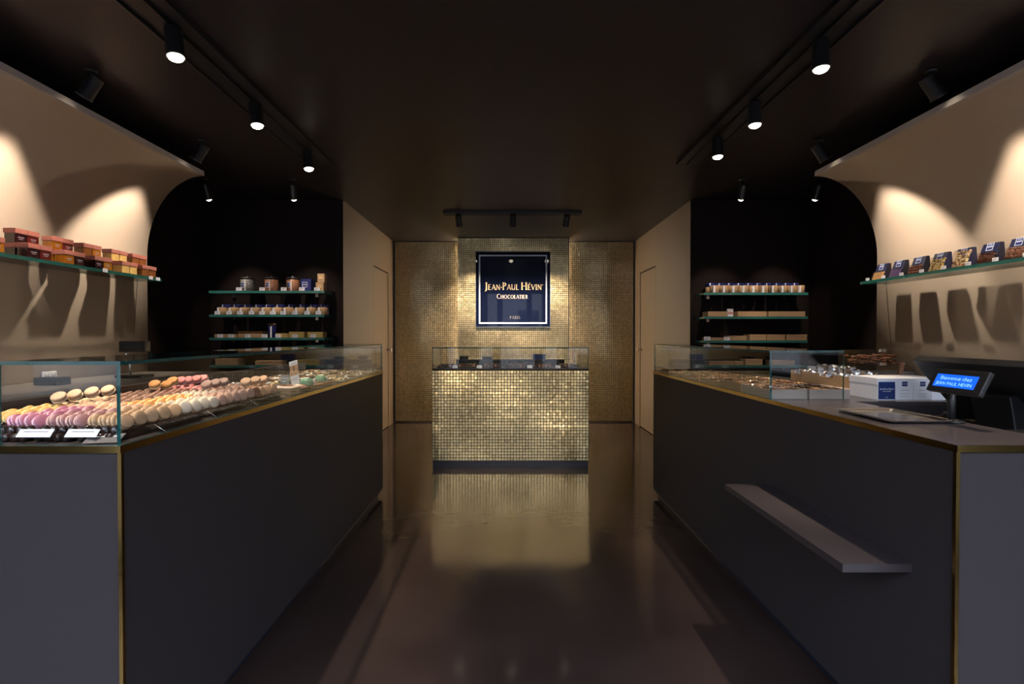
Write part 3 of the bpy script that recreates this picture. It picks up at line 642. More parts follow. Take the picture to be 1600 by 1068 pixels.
MB().xbox(q, (-0.024, -0.001, 0), (0.024, 0.001, 0.165)).obj('card', M_white, card); MB().xbox(q, (-0.0235, -0.0016, 0.075), (0.0235, -0.001, 0.138)).obj('picture', mat('golden_print', (0.40, 0.24, 0.14), 0.5, var=0.5, vscale=90), card)
MB().xbox(q, (-0.003, -0.0022, 0.10), (0.003, -0.0016, 0.13)).obj('picture_figure', M_choc, card)
MB().xbox(q, (-0.016, -0.0022, 0.147), (0.016, -0.0016, 0.150)).xbox(q, (-0.017, -0.0022, 0.055), (0.016, -0.0016, 0.057)).xbox(q, (-0.017, -0.0022, 0.045), (0.012, -0.0016, 0.047)).obj('printed_line', M_greyink, card)
sheet_card('price_card', 'grey price card standing behind the tall leaning card', -1.29, 2.96, 1.002, 0.05, 0.06, mat('grey_card', (0.30, 0.34, 0.38), 0.5), R(-12), 0, None, 2, M_whiteink)
# trays of little chocolates towards the far end
def choc_tray(x0, x1, y0, y1, label, mats, seed, nx, ny, group, z=1.0):
    rnd = random.Random(seed); t = thing('chocolate_tray', label, 'tray', (x0, y0, z), group); w, d = x1 - x0, y1 - y0
    MB().box((0, 0, 0.001), (w, d, 0.006)).box((0, 0, 0.006), (0.003, d, 0.012)).box((w - 0.003, 0, 0.006), (w, d, 0.012)).box((0.003, 0, 0.006), (w - 0.003, 0.003, 0.012)).box((0.003, d - 0.003, 0.006), (w - 0.003, d, 0.012)).obj('tray_body', M_steel, t)
    mb = MB()
    for i in range(nx):
        for k in range(ny):
            cx = (i + 0.5) * (w - 0.012) / nx + 0.006; cy = (k + 0.5) * (d - 0.012) / ny + 0.006; sx = (w - 0.012) / nx * 0.38; sy = (d - 0.012) / ny * 0.38
            if rnd.random() < 0.4: mb.blob((cx, cy, 0.014), (sx, sy, 0.009), 0, 8, rnd.randrange(len(mats)))
            else: mb.cbox((cx, cy, 0.0125), (sx * 2, sy * 2, 0.012), rnd.randrange(len(mats)))
    mb.obj('chocolate', mats, t, kind='stuff')
mm = [M_choc, M_milk, M_silver, M_goldbox, M_cream]
names = ['after the mint domes', 'second after the mint domes', 'third after the mint domes', 'last before the corridor']
for i, (a, b) in enumerate(((3.14, 3.36), (3.39, 3.61), (3.64, 3.86), (3.89, 4.11))):
    choc_tray(-1.24, -1.03, a, b, 'steel tray of little chocolates along the aisle glass, ' + names[i], mm, 30 + i, 7, 7, 'chocolate trays on the macaron counter')
    choc_tray(-1.60, -1.28, a, b, 'steel tray of little chocolates along the rear ledge, ' + names[i], mm, 40 + i, 9, 7, 'chocolate trays on the macaron counter')
choc_tray(-1.60, -1.30, 2.50, 2.72, 'steel chocolate tray along the rear ledge behind the oval pastries', mm, 50, 9, 7, 'chocolate trays on the macaron counter')
choc_tray(-1.60, -1.30, 2.92, 3.10, 'steel chocolate tray along the rear ledge behind the mint domes', mm, 51, 9, 6, 'chocolate trays on the macaron counter')

# ================================================================== GLASS SHELVES
def glass_shelf(label, lo, hi, group=None, brackets=(), rods=(), edge=None):
    c = ((lo[0] + hi[0]) / 2, (lo[1] + hi[1]) / 2, lo[2]); t = thing('glass_shelf', label, 'shelf', c, group); inv = Matrix.Translation(c).inverted()
    o = MB().box(lo, hi, 0, 1).obj('glass_plate', [M_glass, edge or M_edge]); o.parent = t; o.matrix_parent_inverse = inv
    for (x, y) in brackets:
        q = MB().cbox((x, y, lo[2] - 0.012), (0.03, 0.03, 0.024)).obj('bracket', M_steel); q.parent = t; q.matrix_parent_inverse = inv
    for a, b in rods:
        q = MB().tube([a, b], 0.0016, 6).obj('stay_wire', M_black); q.parent = t; q.matrix_parent_inverse = inv
ZL, ZR = 1.708, 1.686
glass_shelf('long green-edged glass shelf of stacked jam jars on the beige panel', (-2.74, -0.25, ZL - 0.02), (-2.55, 3.78, ZL), None, (), [((-2.56, 3.55, ZL - 0.02), (-2.738, 3.75, 1.30))], M_sedge)
glass_shelf('long green-edged glass shelf of nut packets on the beige panel', (2.60, -0.25, ZR - 0.02), (2.81, 3.78, ZR), None, (), [((2.62, 3.55, ZR - 0.02), (2.808, 3.75, 1.22))], M_sedge)
ZSL = [1.730, 1.497, 1.270, 1.00]; ZSR = [1.712, 1.478, 1.243, 1.00]
lv = ['top', 'second', 'third', 'lowest']
for i in range(4):
    glass_shelf('green-edged glass shelf in the macaron side recess, %s of four' % lv[i], (-2.93, 5.03, ZSL[i] - 0.024), (-1.80, 5.27, ZSL[i]), 'recess shelves on the macaron side', [(-2.8, 5.255), (-1.95, 5.255)], [((-1.82, 5.05, ZSL[i] - 0.024), (-1.80, 5.268, ZSL[i] - 0.20))])
    glass_shelf('green-edged glass shelf in the till side recess, %s of four' % lv[i], (1.93, 5.03, ZSR[i] - 0.024), (2.95, 5.27, ZSR[i]), 'recess shelves on the till side', [(2.05, 5.255), (2.83, 5.255)], [((1.95, 5.05, ZSR[i] - 0.024), (1.93, 5.268, ZSR[i] - 0.20)), ((2.85, 5.05, ZSR[i] - 0.024), (2.88, 5.268, ZSR[i] - 0.20))])

# ---- jam jars
JC = {'amber': (0.25, 0.085, 0.008), 'orange amber': (0.33, 0.12, 0.012), 'black cherry': (0.022, 0.006, 0.008), 'dark red': (0.09, 0.012, 0.012), 'pale yellow': (0.62, 0.43, 0.15), 'caramel brown': (0.18, 0.068, 0.022), 'olive dark': (0.07, 0.055, 0.035)}
JW, JH = 0.061, 0.052
jl_me = MB().box((-JW / 2 - 0.003, -0.0335 - 0.0025, JH), (JW / 2 + 0.003, 0.0335 + 0.0025, JH + 0.027)).mesh('lid', M_copperlid, 0.003)
def jar_mesh(n, c):
    return MB().box((-JW / 2, -0.0335, 0), (JW / 2, 0.0335, JH)).mesh('jar_glass', mat('jam_' + n.replace(' ', '_'), c, 0.12, coat=0.8, crough=0.03, var=0.15, vscale=30), 0.004)
JM = {k: jar_mesh(k, v) for k, v in JC.items()}
lab_me = MB().box((JW / 2 - 0.0002, -0.024, 0.014), (JW / 2 + 0.0006, 0.024, 0.040)).mesh('label', mat('jar_label_smoke', (0.10, 0.06, 0.05), 0.4))
line_me = MB().box((JW / 2 + 0.0004, -0.018, 0.030), (JW / 2 + 0.0009, 0.016, 0.034)).box((JW / 2 + 0.0004, -0.014, 0.021), (JW / 2 + 0.0009, 0.010, 0.0235)).mesh('printed_line', M_greyink)
def jar(col, x, y, z, label):
    t = thing('jam_jar', label, 'jar', (x, y, z), 'square jam jars with copper lids')
    put('jar_glass', JM[col], t); put('lid', jl_me, t)
    if col != 'pale yellow' and 'brown' not in col: put('printed_line', line_me, t)
# each stack: two jars at the front, two behind, two on top of those behind
STK = [(2.47, 'amber', 'orange amber', 'orange amber', 'amber'), (2.74, 'black cherry', 'dark red', 'black cherry', 'dark red'), (3.02, 'amber', 'dark red', 'amber', 'dark red'), (3.18, 'black cherry', 'orange amber', 'caramel brown', 'orange amber'), (3.405, 'pale yellow', 'pale yellow', 'pale yellow', 'pale yellow'), (3.595, 'caramel brown', 'caramel brown', 'caramel brown', 'caramel brown')]
STK[2] = (2.965, 'amber', 'black cherry', 'amber', 'dark red')
snm = ['first', 'second', 'third', 'fourth', 'fifth', 'last']
LIDH = JH + 0.027
for i, (y, a, b, c, d) in enumerate(STK):
    xf, xb = -2.592, -2.661
    for k, (col1, col2, tier) in enumerate(((a, c, 0), (b, d, 1))):
        yy = y + 0.036 + 0.0725 * k; sd = ('window side', 'corridor side')[k]
        jar(col1, xf, yy, ZL, '%s jam jar, copper lid, bottom front of %s stack, %s' % (col1, snm[i], sd))
        jar(col1, xb, yy, ZL, '%s jam jar, copper lid, bottom rear of %s stack, %s' % (col1, snm[i], sd))
        jar(col2, xb, yy, ZL + LIDH + 0.0003, '%s jam jar, copper lid, upper layer of %s stack, %s' % (col2, snm[i], sd))

# ---- price tickets (little white stands on shelf edges)
tk1 = MB().box((-0.022, -0.001, 0), (0.022, 0.001, 0.026)).mesh('card', M_tick); tk2 = MB().box((-0.022, -0.004, 0), (0.022, 0.004, 0.003)).mesh('foot', M_acryl)
tk3 = MB().box((-0.016, -0.0016, 0.015), (0.012, -0.001, 0.018)).box((-0.016, -0.0016, 0.008), (0.002, -0.001, 0.011)).mesh('printed_line', M_greyink)
def ticket(x, y, z, rz, label, group, s=1.0):
    t = thing('price_ticket', label, 'price ticket', (x, y, z), group, rz); t.scale = (s, s, s); put('card', tk1, t); put('foot', tk2, t); put('printed_line', tk3, t)
for (y, n) in ((3.245, 'under the fourth jar stack'), (3.66, 'under the last jar stack, window side'), (3.735, 'under the last jar stack, corridor side')):
    ticket(-2.546, y, ZL - 0.018, R(90), 'small white price ticket on jar shelf edge, ' + n, 'price tickets on the jar shelf', 0.9)

# ---- nut packets
def packet(y, fill, label, seed):
    """navy wedge packet facing the aisle; clear window with its filling below, square label on top"""
    w, h, d0, d1 = 0.112, 0.112, 0.062, 0.022; rnd = random.Random(seed)
    t = thing('nut_packet', label, 'packet', (2.628, y, ZR + 0.0003), 'navy nut packets on the glass shelf')
    hw = w / 2; ht = w / 2 - 0.006
    vs = [(0, -hw, 0), (0, hw, 0), (d0, hw, 0), (d0, -hw, 0), (0.036, -ht, h), (0.036, ht, h), (0.036 + d1, ht, h), (0.036 + d1, -ht, h)]
    MB().add(vs, [(0, 1, 2, 3), (4, 7, 6, 5), (0, 4, 5, 1), (3, 2, 6, 7), (0, 3, 7, 4), (1, 5, 6, 2)]).obj('pouch', M_navy, t, 0.003)
    q = Matrix.Rotation(math.atan2(0.036, h), 4, 'Y')     # plane of the leaning front
    top = 0.118
    MB().xbox(q, (-0.0022, -0.020, top - 0.044), (-0.001, 0.020, top - 0.001)).obj('label', M_navylid, t)
    fr = MB(); a, b, c, dd, e = -0.020, 0.020, top - 0.044, top - 0.001, 0.0028
    for (y0, y1, z0, z1) in ((a, b, c, c + e), (a, b, dd - e, dd), (a, a + e, c, dd), (b - e, b, c, dd), (a + 0.006, b - 0.006, c + 0.019, c + 0.025), (a + 0.009, b - 0.009, c + 0.032, c + 0.035)): fr.xbox(q, (-0.0032, y0, z0), (-0.002, y1, z1))
    fr.obj('label_print', M_pale, t)
    kind, mats, hh = fill; mb = MB()
    def at(yy, zz, dx=0.0): return q @ Vector((-0.004 + dx, yy, zz))
    if kind == 'ball':
        for r in range(3):
            for c2 in range(5): mb.blob(at(-0.040 + 0.02 * c2 + rnd.uniform(-.002, .002), 0.011 + 0.019 * r, 0.001), (0.0085, 0.0102, 0.0102), 0, 10)
    elif kind == 'nut':
        n = int(6 * hh / 0.018)
        for k in range(int(hh / 0.0125)):
            for c2 in range(7):
                mb.blob(at(-0.043 + 0.0143 * c2 + rnd.uniform(-.003, .003), 0.008 + 0.0125 * k + rnd.uniform(-.002, .002), 0.002), (0.006, 0.0085, 0.0062), 0, 8, rnd.randrange(len(mats)), rnd.uniform(-1.5, 1.5))
    elif kind == 'slice':
        for k in range(9):
            for c2 in range(3): mb.blob(at(-0.030 + 0.030 * c2 + rnd.uniform(-.006, .006), 0.007 + 0.0062 * k, 0.001), (0.008, 0.022, 0.0042), 0, 10, 0, rnd.uniform(-.5, .5))
    elif kind == 'almond':
        for k in range(4):
            for c2 in range(4): mb.blob(at(-0.036 + 0.024 * c2 + rnd.uniform(-.004, .004), 0.011 + 0.014 * k + 0.004 * c2 * 0.4, 0.001), (0.009, 0.016, 0.0105), 0, 10, 0, rnd.uniform(-.9, .9))
    else:
        for k in range(int(hh / 0.0105)):
            for c2 in range(9): mb.xbox(q @ Matrix.Translation((-0.004, -0.044 + 0.011 * c2, 0.006 + 0.0105 * k)) @ Matrix.Rotation(rnd.uniform(-.4, .4), 4, 'X'), (-0.003, -0.0055, -0.0052), (0.004 + rnd.uniform(0, .002), 0.0055, 0.0052))
    mb.obj('filling', mats, t, kind='stuff')
    MB().xbox(q, (-0.0155, -0.051, 0.001), (-0.0152, 0.051, hh + 0.004)).obj('clear_window', M_film, t)
cT = [mat('toffee_crisp', (0.56, 0.31, 0.12), 0.6, bump=0.5, bscale=150)]; cP = [mat('violet_petal', (0.10, 0.06, 0.17), 0.5)]; cH = [mat('cocoa_ball', (0.25, 0.085, 0.04), 0.5)]
cN = [mat('almond_gold', (0.62, 0.40, 0.10), 0.4), mat('almond_white', (0.78, 0.66, 0.40), 0.4), mat('nut_brown', (0.30, 0.18, 0.06), 0.5)]; cQ = [mat('pistachio_shell', (0.68, 0.48, 0.26), 0.4), mat('pistachio_brown', (0.28, 0.15, 0.06), 0.5), cN[1]]  # nut colours picked at random, one of them a darker brown
cS = [mat('cocoa_slice', (0.13, 0.05, 0.03), 0.35)]; cA = [mat('cocoa_almond', (0.24, 0.10, 0.06), 0.45)]
PK = [(3.64, ('crisp', cT, 0.055), 'navy packet of tan toffee crisps, at the dark recess end'), (3.48, ('crisp', cP, 0.055), 'navy packet of violet petals, second from the dark recess'), (3.312, ('ball', cH, 0.058), 'navy packet of round cocoa balls in neat rows'), (3.15, ('nut', cN, 0.085), 'navy packet of golden nuts beside the cocoa balls'), (2.987, ('nut', cQ, 0.10), 'navy packet filled high with pale pistachios'), (2.823, ('slice', cS, 0.058), 'navy packet of dark cocoa-coated slices'), (2.662, ('almond', cA, 0.06), 'navy packet of large cocoa-dusted almonds'), (2.495, ('ball', cA, 0.06), 'navy packet of cocoa balls, cut off by the picture edge')]
for i, (y, f, l) in enumerate(PK): packet(y, f, l, 60 + i)
for i in range(7):
    ticket(2.612, (PK[i][0] + PK[i + 1][0]) / 2 + 0.004, ZR + 0.0003, R(-90), 'white price ticket after the %s' % ['toffee crisps', 'violet petals packet', 'cocoa balls packet', 'golden nuts packet', 'pistachio packet', 'cocoa slices packet', 'cocoa almonds packet'][i], 'price tickets between the nut packets', 0.8)
ticket(2.612, 3.72, ZR + 0.0003, R(-90), 'white price ticket at the dark recess end of nut shelf', 'price tickets between the nut packets', 0.8)

# ================================================================== RECESS SHELVES: canisters, pots, boxes
K = 0.00632   # metres for one picture pixel at the shelf front, used only to turn widths into sizes
def sx(px): return (px - 793) * 5.07 / 800
def canister(x, z, body, label, lid=None):
    t = thing('canister', label, 'canister', (x, 5.11, z + 0.0003), 'canisters on the top recess shelf')
    MB().lathe([(0, 0), (0.058, 0), (0.062, 0.003), (0.062, 0.112), (0.060, 0.115), (0, 0.115)], 28).obj('tin', body, t)
    MB().lathe([(0, 0.115), (0.064, 0.115), (0.064, 0.130), (0.058, 0.137), (0.012, 0.139), (0, 0.139)], 28).obj('lid', M_bplast, t)
    MB().lathe([(0, 0.139), (0.010, 0.139), (0.012, 0.147), (0.007, 0.152), (0, 0.153)], 12).obj('lid_knob', M_steel, t)
    a0, a1 = R(-118), R(-88)
    def patch(z0, z1, r, aa, bb):
        mb = MB(); n = 4; vs = []
        for k in range(n + 1):
            a = aa + (bb - aa) * k / n
            for zz, rr in ((z0, r), (z1, r), (z1, r - 0.002), (z0, r - 0.002)): vs.append((rr * math.cos(a), rr * math.sin(a), zz))
        fs = []
        for k in range(n):
            for j in range(4): fs.append((k * 4 + j, (k + 1) * 4 + j, (k + 1) * 4 + (j + 1) % 4, k * 4 + (j + 1) % 4))
        fs += [(0, 1, 2, 3), (n * 4 + 3, n * 4 + 2, n * 4 + 1, n * 4)]
        return mb.add(vs, fs)
    patch(0.035, 0.085, 0.0626, R(-125), R(-92)).obj('label_frame', M_pale, t); patch(0.040, 0.058, 0.0630, R(-122), R(-95)).obj('label', M_navylid, t); patch(0.062, 0.080, 0.0630, R(-122), R(-95)).obj('label', M_navylid, t)
    patch(0.0, 0.112, 0.0626, R(-86), R(-80)).obj('stripe', M_white, t)  # white stripe paints the tall highlight on the tin
z0 = ZSL[0]
canister(sx(384), z0, M_pewter, 'grey printed canister with black lid on the top recess shelf'); canister(sx(422), z0, M_copper, 'copper canister with black lid between two other canisters'); canister(sx(455.5), z0, M_copper, 'copper canister with black lid beside the navy tea box')
def carton(x0, x1, y0, d, z, h, m, label, group=None, lid=0.0, name='gift_box', cat='box', mark=None, lidm=None, open_=False):
    w = x1 - x0; t = thing(name, label, cat, ((x0 + x1) / 2, y0, z + 0.0003), group)
    if open_:
        e = 0.003
        MB().box((-w / 2, 0, 0), (w / 2, d, e)).box((-w / 2, 0, e), (w / 2, e, h)).box((-w / 2, d - e, e), (w / 2, d, h)).box((-w / 2, e, e), (-w / 2 + e, d - e, h)).box((w / 2 - e, e, e), (w / 2, d - e, h)).obj('box_body', m, t)
    elif lid:
        MB().box((-w / 2, 0, 0), (w / 2, d, h - lid)).obj('box_body', m, t, 0.0012); MB().box((-w / 2 - 0.0015, -0.0015, h - lid), (w / 2 + 0.0015, d + 0.0015, h)).obj('lid', lidm or m, t, 0.0012)
    else: MB().box((-w / 2, 0, 0), (w / 2, d, h)).obj('box_body', m, t, 0.0015)
    if mark:
        mx, mz, ms, mk, inner = mark
        MB().box((mx - ms / 2, -0.0022, mz - ms / 2), (mx + ms / 2, -0.0014, mz + ms / 2)).obj('label', mk, t)
        if inner:
            fr = MB(); e = ms * 0.08
            for (a, b, c, dd) in ((-.5, .5, -.5, -.42), (-.5, .5, .42, .5), (-.5, -.42, -.5, .5), (.42, .5, -.5, .5), (-.35, .35, -.05, .08)): fr.box((mx + a * ms, -0.0030, mz + c * ms), (mx + b * ms, -0.0021, mz + dd * ms))
            fr.obj('label_print', inner, t)
    return t
carton(sx(471), sx(487), 5.06, 0.10, z0, 0.118, M_navylid, 'navy tea box with pale label on the top recess shelf', None, 0.02, 'tea_box', 'box', (-0.01, 0.062, 0.05, M_navylid, M_pale))
carton(sx(494.5), sx(506.5), 5.06, 0.09, z0, 0.083, M_kraft, 'lower small kraft box of the stacked two on top shelf', 'stacked kraft boxes', 0, 'kraft_box', 'box', (0, 0.045, 0.03, M_kraft, M_goldink))
carton(sx(497), sx(508), 5.06, 0.07, z0 + 0.0835, 0.088, M_kraft, 'upper small kraft box of the stacked two on top shelf', 'stacked kraft boxes', 0, 'kraft_box', 'box', (0, 0.045, 0.03, M_kraft, M_goldink))
for px, n in ((376.5, 'the grey canister'), (412.5, 'the middle copper canister'), (446, 'the last copper canister'), (474, 'the navy tea box'), (497.5, 'the stacked kraft boxes')):
    ticket(sx(px), 5.038, z0, 0, 'white price ticket before %s' % n, 'price tickets in the macaron side recess', 1.25)

def pot_meshes():
    a = MB().lathe([(0, 0), (0.041, 0), (0.043, 0.003), (0.046, 0.070), (0.043, 0.072), (0, 0.072)], 18).mesh('pot', M_kraft)
    b = MB().box((-0.030, -0.0462, 0.002), (-0.012, -0.030, 0.066)).mesh('label', M_tick)  # white strip paints the highlight on the pot's left edge
    c = MB().lathe([(0, 0), (0.043, 0), (0.044, 0.003), (0.044, 0.088), (0, 0.088)], 18).mesh('pot', M_kraft)
    d = MB().lathe([(0, 0.066), (0.046, 0.066), (0.046, 0.100), (0.043, 0.105), (0, 0.106)], 18).mesh('lid', M_navylid)
    e = MB().box((-0.020, -0.0478, 0.060), (-0.013, -0.040, 0.103)).mesh('stripe', M_pale)
    return a, b, c, d, e
pa, pb, pc, pd, pe = pot_meshes()
def pots(xs_front, xs_back, z, where):
    for i, px in enumerate(xs_front):
        t = thing('kraft_pot', 'low kraft pot, front row, %s, %s from the outer wall' % (where, ORD[i]), 'pot', (sx(px), 5.085, z + 0.0003), 'kraft pots on ' + where); put('pot', pa, t); put('label', pb, t)
    for i, px in enumerate(xs_back):
        t = thing('lidded_pot', 'navy-lidded pot, back row, %s, %s from the outer wall' % (where, ORD[i]), 'pot', (sx(px) * 1.02, 5.19, z + 0.0003), 'navy-lidded pots on ' + where); put('pot', pc, t); put('lid', pd, t); put('stripe', pe, t)
pots([347, 365, 382, 399, 416, 433, 450, 468, 486, 503.5], [353, 371, 388, 405, 421, 438, 456, 474, 490, 506], ZSL[1], 'macaron side recess')
pots(list(reversed([1117, 1132, 1147, 1162.5, 1178, 1193, 1208, 1223, 1237, 1250])), list(reversed([1110, 1124, 1139, 1154, 1169, 1183, 1198, 1213, 1227, 1241])), ZSR[0], 'till side recess')
for i, px in enumerate([343, 361, 378, 396, 412, 429, 445, 463, 482, 499.5]):
    ticket(sx(px), 5.037, ZSL[1], 0, 'white price ticket before the kraft pots, %s from the outer wall' % ORD[i], 'price tickets before the kraft pots', 1.25)
z3 = ZSL[2]; g3 = 'boxes on the third macaron side recess shelf'
carton(sx(337), sx(372), 5.05, 0.14, z3, 0.034, M_kraft, 'flat kraft box at the outer wall end of third recess shelf', g3, 0.010)
carton(sx(373.5), sx(411), 5.05, 0.15, z3, 0.062, M_kraft, 'deep kraft hamper box with bronze ribbed lid, third recess shelf', g3, 0.020, lidm=mat('bronze_lid', (0.20, 0.11, 0.05), 0.3, 0.6))
bt = thing('ribboned_tube', 'navy tube with white ribbon and brown bow on third recess shelf', 'tube', (sx(423), 5.10, z3 + 0.0003))
MB().lathe([(0, 0), (0.036, 0), (0.036, 0.112), (0.030, 0.118), (0, 0.118)], 20).obj('tube_body', M_navylid, bt); MB().box((0.000, -0.039, 0), (0.012, -0.032, 0.112)).obj('stripe', M_white, bt)
bow = MB().blob((-0.022, 0, 0.130), (0.022, 0.010, 0.011), 0, 10, 0, 0.4).blob((0.022, 0, 0.130), (0.022, 0.010, 0.011), 0, 10, 0, -0.4).blob((0, 0, 0.125), (0.008, 0.008, 0.008)); bow.obj('bow', M_milk, bt)
carton(sx(432.5), sx(452), 5.05, 0.12, z3, 0.042, M_goldbox, 'small golden box beside the navy ribboned tube', g3, 0.012)
carton(sx(453), sx(476.5), 5.05, 0.12, z3, 0.057, M_goldbox, 'middle golden box, tallest of three on the third recess shelf', g3, 0.015)
carton(sx(481.5), sx(505), 5.05, 0.12, z3, 0.055, M_goldbox, 'golden box at the corridor end of the third recess shelf', g3, 0.015)
for px, n in ((347, 'flat kraft box, outer side'), (364, 'flat kraft box, inner side'), (390, 'kraft hamper box'), (416, 'navy ribboned tube'), (437, 'small golden box'), (463, 'middle golden box'), (491, 'corridor end golden box')):
    ticket(sx(px), 5.036, z3, 0, 'white price ticket before the ' + n, 'price tickets in the macaron side recess', 1.25)
z4 = ZSL[3]; g4 = 'boxes on the lowest macaron side recess shelf'
carton(sx(338), sx(373), 5.05, 0.14, z4, 0.06, M_kraft, 'wide kraft box at the outer wall end of lowest recess shelf', g4, 0.015); carton(sx(400), sx(440), 5.05, 0.14, z4, 0.04, M_kraft, 'flat kraft box in the middle of the lowest recess shelf', g4, 0.012); carton(sx(466), sx(500), 5.05, 0.12, z4, 0.05, M_goldbox, 'golden box at the corridor end of the lowest recess shelf', g4, 0.014)
# till side
zr2 = ZSR[1]; g5 = 'open kraft trays on the second till side recess shelf'
def open_tray(px0, px1, z, label, h=0.05):
    t = carton(sx(px0), sx(px1), 5.05, 0.15, z, h, M_kraft, label, g5, 0, 'kraft_tray', 'tray', None, None, True); w = sx(px1) - sx(px0); mb = MB(); rnd = random.Random(px0)
    for i in range(int(w / 0.022)):
        for k in range(6): mb.blob((-w / 2 + 0.014 + i * 0.022, 0.018 + k * 0.023, h - 0.010 + rnd.uniform(-.002, .003)), (0.011, 0.011, 0.008), 0, 7, 0)
    mb.box((-w / 2 + 0.0035, 0.0035, 0.004), (w / 2 - 0.0035, 0.1465, h - 0.012)).obj('truffle', M_choc, t, kind='stuff')
open_tray(1105, 1135, zr2, 'short open kraft tray of dark truffles on the till side recess'); open_tray(1151.5, 1196, zr2, 'middle open kraft tray of dark truffles on the till side recess'); open_tray(1199, 1256, zr2, 'longest open kraft tray of dark truffles on the till side recess')
pk = thing('sweet_packet', 'small white and pink packet between two open kraft trays', 'packet', (sx(1140.5), 5.06, zr2 + 0.0003))
MB().box((-0.028, 0, 0), (0.028, 0.025, 0.074)).obj('packet_body', M_white, pk, 0.002); MB().box((-0.024, -0.001, 0.022), (0.024, 0, 0.048)).obj('printed_panel', mat('faded_rose', (0.52, 0.24, 0.24), 0.5), pk); MB().box((-0.028, -0.0012, 0.060), (0.028, 0.0, 0.066)).obj('seal_line', M_greyink, pk)
zr3 = ZSR[2]; g6 = 'kraft boxes on the third till side recess shelf'
carton(sx(1104), sx(1136), 5.05, 0.13, zr3, 0.027, M_kraft, 'thin flat kraft box at the corridor end, third till side shelf', g6, 0.008)
carton(sx(1139), sx(1165), 5.05, 0.13, zr3, 0.045, M_kraft, 'low kraft box beside the thin flat one, till side', g6, 0.012)
carton(sx(1170), sx(1195.5), 5.05, 0.13, zr3, 0.058, M_kraft, 'tall kraft box, corridor side of the three equal ones', g6, 0.015); carton(sx(1197), sx(1225), 5.05, 0.13, zr3, 0.058, M_kraft, 'tall kraft box, middle of the three equal ones', g6, 0.015); carton(sx(1227), sx(1259), 5.05, 0.13, zr3, 0.058, M_kraft, 'tall kraft box, outer wall side of the three equal ones', g6, 0.015)
ticket(sx(1103), 5.037, zr3, 0, 'white price ticket at the corridor end of third till shelf', 'price tickets in the till side recess', 1.4); ticket(sx(1133.5), 5.037, zr3, 0, 'white price ticket between thin flat and low kraft boxes', 'price tickets in the till side recess', 1.3)
zr4 = ZSR[3]; g7 = 'kraft boxes on the lowest till side recess shelf'
carton(sx(1107), sx(1145), 5.05, 0.13, zr4, 0.035, M_kraft, 'flat kraft box at the corridor end, lowest till side shelf', g7, 0.010); carton(sx(1147), sx(1160), 5.05, 0.13, zr4, 0.035, M_kraft, 'narrow kraft box, lowest till side shelf', g7, 0.010); carton(sx(1164), sx(1190), 5.05, 0.13, zr4, 0.055, M_kraft, 'tall kraft box, lowest till side shelf', g7, 0.014); carton(sx(1205), sx(1240), 5.05, 0.13, zr4, 0.045, M_kraft, 'wide kraft box at the outer wall end, lowest till side shelf', g7, 0.014)

# ================================================================== TILL COUNTER GOODS
def sachet_mesh(seed, cont):
    rnd = random.Random(seed); mb = MB(); n = 7; w, d = 0.065, 0.045
    vs = []
    for i in range(n):
        for k in range(n):
            u = i / (n - 1) - 0.5; v = k / (n - 1) - 0.5; e = (1 - (2 * u) ** 2) * (1 - (2 * v) ** 2)
            vs.append((u * w, v * d, 0.004 + 0.020 * e + rnd.uniform(-0.003, 0.003)))
    fs = [(i * n + k, (i + 1) * n + k, (i + 1) * n + k + 1, i * n + k + 1) for i in range(n - 1) for k in range(n - 1)]
    o = len(vs); vs2 = vs + [(x, y, 0.001) for x, y, z in vs]; fs2 = fs + [tuple(o + q for q in f[::-1]) for f in fs]
    film = MB().add(vs2, fs2, 0, True).mesh('wrapper', M_film)
    inn = MB()
    for k in range(5): inn.blob((rnd.uniform(-.02, .02), rnd.uniform(-.012, .012), 0.008 + rnd.uniform(0, .005)), (0.011, 0.008, 0.006), rnd.uniform(0, 3), 8)
    return film, inn.mesh('sweet', cont)
SACH = [sachet_mesh(1, M_milk), sachet_mesh(2, mat('caramel_sweet', (0.42, 0.20, 0.09), 0.35)), sachet_mesh(3, M_choc)]
def sachet(x, y, z, rz, k, label):
    t = thing('sweet_sachet', label, 'sachet', (x, y, z), 'clear sachets of sweets in the kraft boxes', rz); put('wrapper', SACH[k][0], t); put('sweet', SACH[k][1], t, kind='stuff')
GK = 'open kraft boxes behind the glass guard'
BX = [(1.200, 1.375, 2.345, 2.62, 0.042), (1.385, 1.570, 2.345, 2.62, 0.042), (1.205, 1.375, 2.64, 2.90, 0.042), (1.385, 1.570, 2.64, 2.90, 0.040), (1.205, 1.375, 2.92, 3.20, 0.030), (1.385, 1.62, 2.92, 3.20, 0.03), (1.205, 1.375, 3.22, 3.50, 0.022), (1.385, 1.62, 3.22, 3.5, 0.022), (1.205, 1.375, 3.52, 3.80, 0.018), (1.385, 1.62, 3.52, 3.8, 0.018), (1.205, 1.375, 3.82, 4.10, 0.014), (1.385, 1.62, 3.82, 4.1, 0.014)]
rw = ['first', 'second', 'third', 'fourth', 'fifth', 'sixth']
